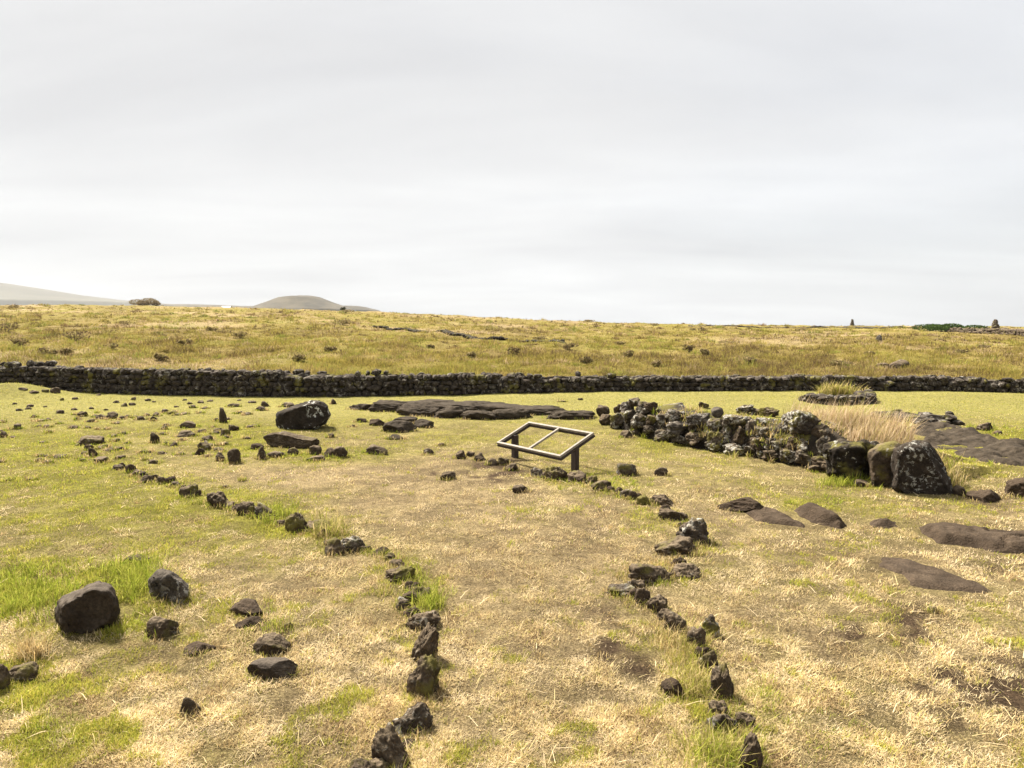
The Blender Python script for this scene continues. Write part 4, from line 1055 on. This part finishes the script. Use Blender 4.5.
# long grass of the slope beyond the wall
n = 120000
yy = 1 / rng.uniform(1 / 200, 1 / 26.5, n); xx = rng.uniform(-1.02, 1.02, n) * yy
k = yy > np.interp(xx, wx, wy) + .45; xx, yy = xx[k], yy[k]; n = len(xx)
wm = far_mix(xx, yy)
cum = wm.cumsum(1); pick = (rng.uniform(0, 1, n)[:, None] > cum).sum(1).clip(0, 5)
c0 = FARC[pick] * rng.uniform(.8, 1.2, n)[:, None]
hgt = (.10 + .42 * np.clip(fbm2(xx / 1.7, yy / 2.2, 121, 3) + .12, 0, 1)) * rng.uniform(.6, 1.5, n) * np.where(pick == 3, 1.25, np.where(pick == 5, 1.2, 1))
rep = 6
x = np.repeat(xx, rep) + rng.normal(0, .12, n * rep); y = np.repeat(yy, rep) + rng.normal(0, .14, n * rep)
p = np.stack([x, y, terrain(x, y) - .03], -1)
V, F, C = blades(p, rng.uniform(0, 6.28, n * rep), np.repeat(hgt, rep) * rng.uniform(.6, 1.2, n * rep), rng.uniform(.05, .8, n * rep), rng.uniform(.1, .9, n * rep), np.maximum(.012, .5 * y / F_PX) * rng.uniform(.6, 1.2, n * rep), np.repeat(c0, rep, 0) * rng.uniform(.85, 1.15, n * rep)[:, None])
nc = 3400
yy = 1 / rng.uniform(1 / 185, 1 / 28, nc); xx = rng.uniform(-1.0, 1.0, nc) * yy
k = (yy > np.interp(xx, wx, wy) + 1.4) & (fbm2(xx / 7, yy / 9, 181, 3) > -.22); xx, yy = xx[k], yy[k]; nc = len(xx)
cp = np.array([(.24, .205, .05), (.30, .24, .075), (.19, .13, .06), (.14, .10, .048), (.36, .27, .15), (.20, .21, .045), (.27, .25, .06)])
cc = cp[rng.choice(7, nc, p=[.24, .2, .13, .07, .12, .1, .14])] * rng.uniform(.8, 1.2, nc)[:, None]
rad = rng.uniform(.25, .8, nc) * np.where(yy > 90, 1.5, 1); ht = rad * rng.uniform(.5, .85, nc)
rep = 60
a = rng.uniform(0, 6.28, nc * rep); q = np.sqrt(rng.uniform(0, 1, nc * rep)); R_ = np.repeat(rad, rep)
x = np.repeat(xx, rep) + R_ * q * np.cos(a); y = np.repeat(yy, rep) + R_ * q * np.sin(a)
p2 = np.stack([x, y, terrain(x, y) - .03], -1)
V2, F2, C2 = blades(p2, a + rng.normal(0, .6, nc * rep), np.repeat(ht, rep) * (1.05 - .6 * q ** 2) * rng.uniform(.6, 1.15, nc * rep), .15 + .6 * q * rng.uniform(.6, 1.2, nc * rep), rng.uniform(.1, .8, nc * rep), np.maximum(.014, .55 * y / F_PX) * rng.uniform(.6, 1.2, nc * rep), np.repeat(cc, rep, 0) * rng.uniform(.8, 1.2, nc * rep)[:, None])
F = np.vstack([F, F2 + len(V)]); V = np.vstack([V, V2]); C = np.vstack([C, C2])
kind(link('long_grass', mesh_np('long_grass', V, F, C, False), M_BLADE), 'stuff')

# ================================================================== haze
def haze():
    m, nt, N = new_mat('sea_haze')
    v = N('ShaderNodeVolumePrincipled'); v.inputs['Color'].default_value = (.52, .54, .58, 1); v.inputs['Density'].default_value = HAZE_D; v.inputs['Anisotropy'].default_value = .2
    out = N('ShaderNodeOutputMaterial'); nt.links.new(v.outputs[0], out.inputs['Volume'])
    x0, x1, y0, y1, z0, z1 = -3600, 3600, -60, 3900, -75, 205
    V = [(x0, y0, z0), (x1, y0, z0), (x1, y1, z0), (x0, y1, z0), (x0, y0, z1), (x1, y0, z1), (x1, y1, z1), (x0, y1, z1)]
    F = [(3, 2, 1, 0), (4, 5, 6, 7), (0, 1, 5, 4), (1, 2, 6, 5), (2, 3, 7, 6), (3, 0, 4, 7)]
    kind(link('haze', mesh_np('haze', V, F, smooth=False), m), 'stuff')
HAZE_D = .00010
haze()

# ================================================================== light, sky, camera
SUN_EL, SUN_AZ = math.radians(50), math.radians(-42)     # azimuth from +Y towards +X
w = bpy.data.worlds.new('World'); SC.world = w; w.use_nodes = True
nt = w.node_tree; nt.nodes.clear(); L = nt.links.new
N = lambda t, **k: _node(nt, t, **k)
sky = N('ShaderNodeTexSky', sky_type='NISHITA', sun_disc=False, sun_elevation=SUN_EL, sun_rotation=SUN_AZ, air_density=1.0, dust_density=1.5)
skc = N('ShaderNodeVectorMath', operation='SCALE'); L(sky.outputs[0], skc.inputs[0]); skc.inputs[3].default_value = 1.0
tc = N('ShaderNodeTexCoord'); sep = N('ShaderNodeSeparateXYZ'); L(tc.outputs['Generated'], sep.inputs[0])
zz = N('ShaderNodeMath', operation='MAXIMUM'); L(sep.outputs['Z'], zz.inputs[0]); zz.inputs[1].default_value = 0.0
za = N('ShaderNodeMath', operation='ADD'); L(zz.outputs[0], za.inputs[0]); za.inputs[1].default_value = .14
dx = N('ShaderNodeMath', operation='DIVIDE'); L(sep.outputs['X'], dx.inputs[0]); L(za.outputs[0], dx.inputs[1])
dy = N('ShaderNodeMath', operation='DIVIDE'); L(sep.outputs['Y'], dy.inputs[0]); L(za.outputs[0], dy.inputs[1])
cmb = N('ShaderNodeCombineXYZ'); L(dx.outputs[0], cmb.inputs[0]); L(dy.outputs[0], cmb.inputs[1])
mp = N('ShaderNodeMapping'); mp.inputs['Scale'].default_value = (.5, .95, 1); mp.inputs['Rotation'].default_value = (0, 0, math.radians(8)); mp.inputs['Location'].default_value = (3.1, 1.7, 0)
L(cmb.outputs[0], mp.inputs[0])
n1 = N('ShaderNodeTexNoise', i_Scale=1.0, i_Detail=6, i_Roughness=.5, i_Distortion=.35); L(mp.outputs[0], n1.inputs['Vector'])
cloud = ramp(nt, n1.outputs['Fac'], [(.28, (5.0, 5.01, 5.05)), (.44, (5.6, 5.6, 5.6)), (.56, (6.0, 6.0, 5.98)), (.72, (6.7, 6.67, 6.62))])
# cloud lit more strongly on the sun's side
sd = (math.sin(SUN_AZ) * math.cos(SUN_EL), math.cos(SUN_AZ) * math.cos(SUN_EL), math.sin(SUN_EL))
dot = N('ShaderNodeVectorMath', operation='DOT_PRODUCT'); L(tc.outputs['Generated'], dot.inputs[0]); dot.inputs[1].default_value = sd
glow = ramp(nt, dot.outputs['Value'], [(.25, (.98, .985, 1.0)), (.86, (1.03, 1.03, 1.03)), (.93, (1.8, 1.77, 1.73)), (1.0, (8.0, 7.6, 7.0))])
cloud = mixc(nt, 1.0, cloud, glow, 'MULTIPLY')
n2 = N('ShaderNodeTexNoise', i_Scale=.7, i_Detail=5, i_Roughness=.55); L(mp.outputs[0], n2.inputs['Vector'])
cov = ramp(nt, n2.outputs['Fac'], [(.25, (.90, .90, .90)), (.5, (.97, .97, .97))])
thin = ramp(nt, sep.outputs['X'], [(.12, (1, 1, 1)), (.62, (.92, .92, .92))])
cov = mixc(nt, 1.0, cov, thin, 'MULTIPLY')
final = mixc(nt, cov, skc.outputs[0], cloud)
bg = N('ShaderNodeBackground'); bg.inputs['Strength'].default_value = .0495
L(final, bg.inputs['Color']); out = N('ShaderNodeOutputWorld'); L(bg.outputs[0], out.inputs[0])

sl = bpy.data.lights.new('sun', 'SUN'); sl.energy = 4.9; sl.angle = math.radians(10); sl.color = (1, .93, .82)
so = bpy.data.objects.new('sun', sl); COL.objects.link(so)
from mathutils import Vector
so.rotation_euler = Vector(sd).to_track_quat('Z', 'Y').to_euler(); so.location = (-20, 20, 60)

cam = bpy.data.cameras.new('camera'); co = bpy.data.objects.new('camera', cam); COL.objects.link(co)
cam.sensor_fit = 'HORIZONTAL'; cam.sensor_width = 36; cam.lens = 36 * F_PX / 1024
cam.clip_start = .05; cam.clip_end = 20000
co.location = (0, 0, CAM_H); co.rotation_euler = (math.pi / 2 - PITCH, 0, 0)
SC.camera = co
SC.view_settings.view_transform = 'Standard'; SC.view_settings.look = 'None'; SC.view_settings.gamma = 1
SC.view_settings.exposure = 1.57
SC.view_settings.use_curve_mapping = False
SC.render.engine = 'CYCLES'
SC.cycles.max_bounces = 4; SC.cycles.diffuse_bounces = 2; SC.cycles.transmission_bounces = 2; SC.cycles.volume_bounces = 1
SC.cycles.use_denoising = True; SC.cycles.denoiser = 'OPENIMAGEDENOISE'; SC.cycles.sample_clamp_direct = 4; SC.cycles.sample_clamp_indirect = 3
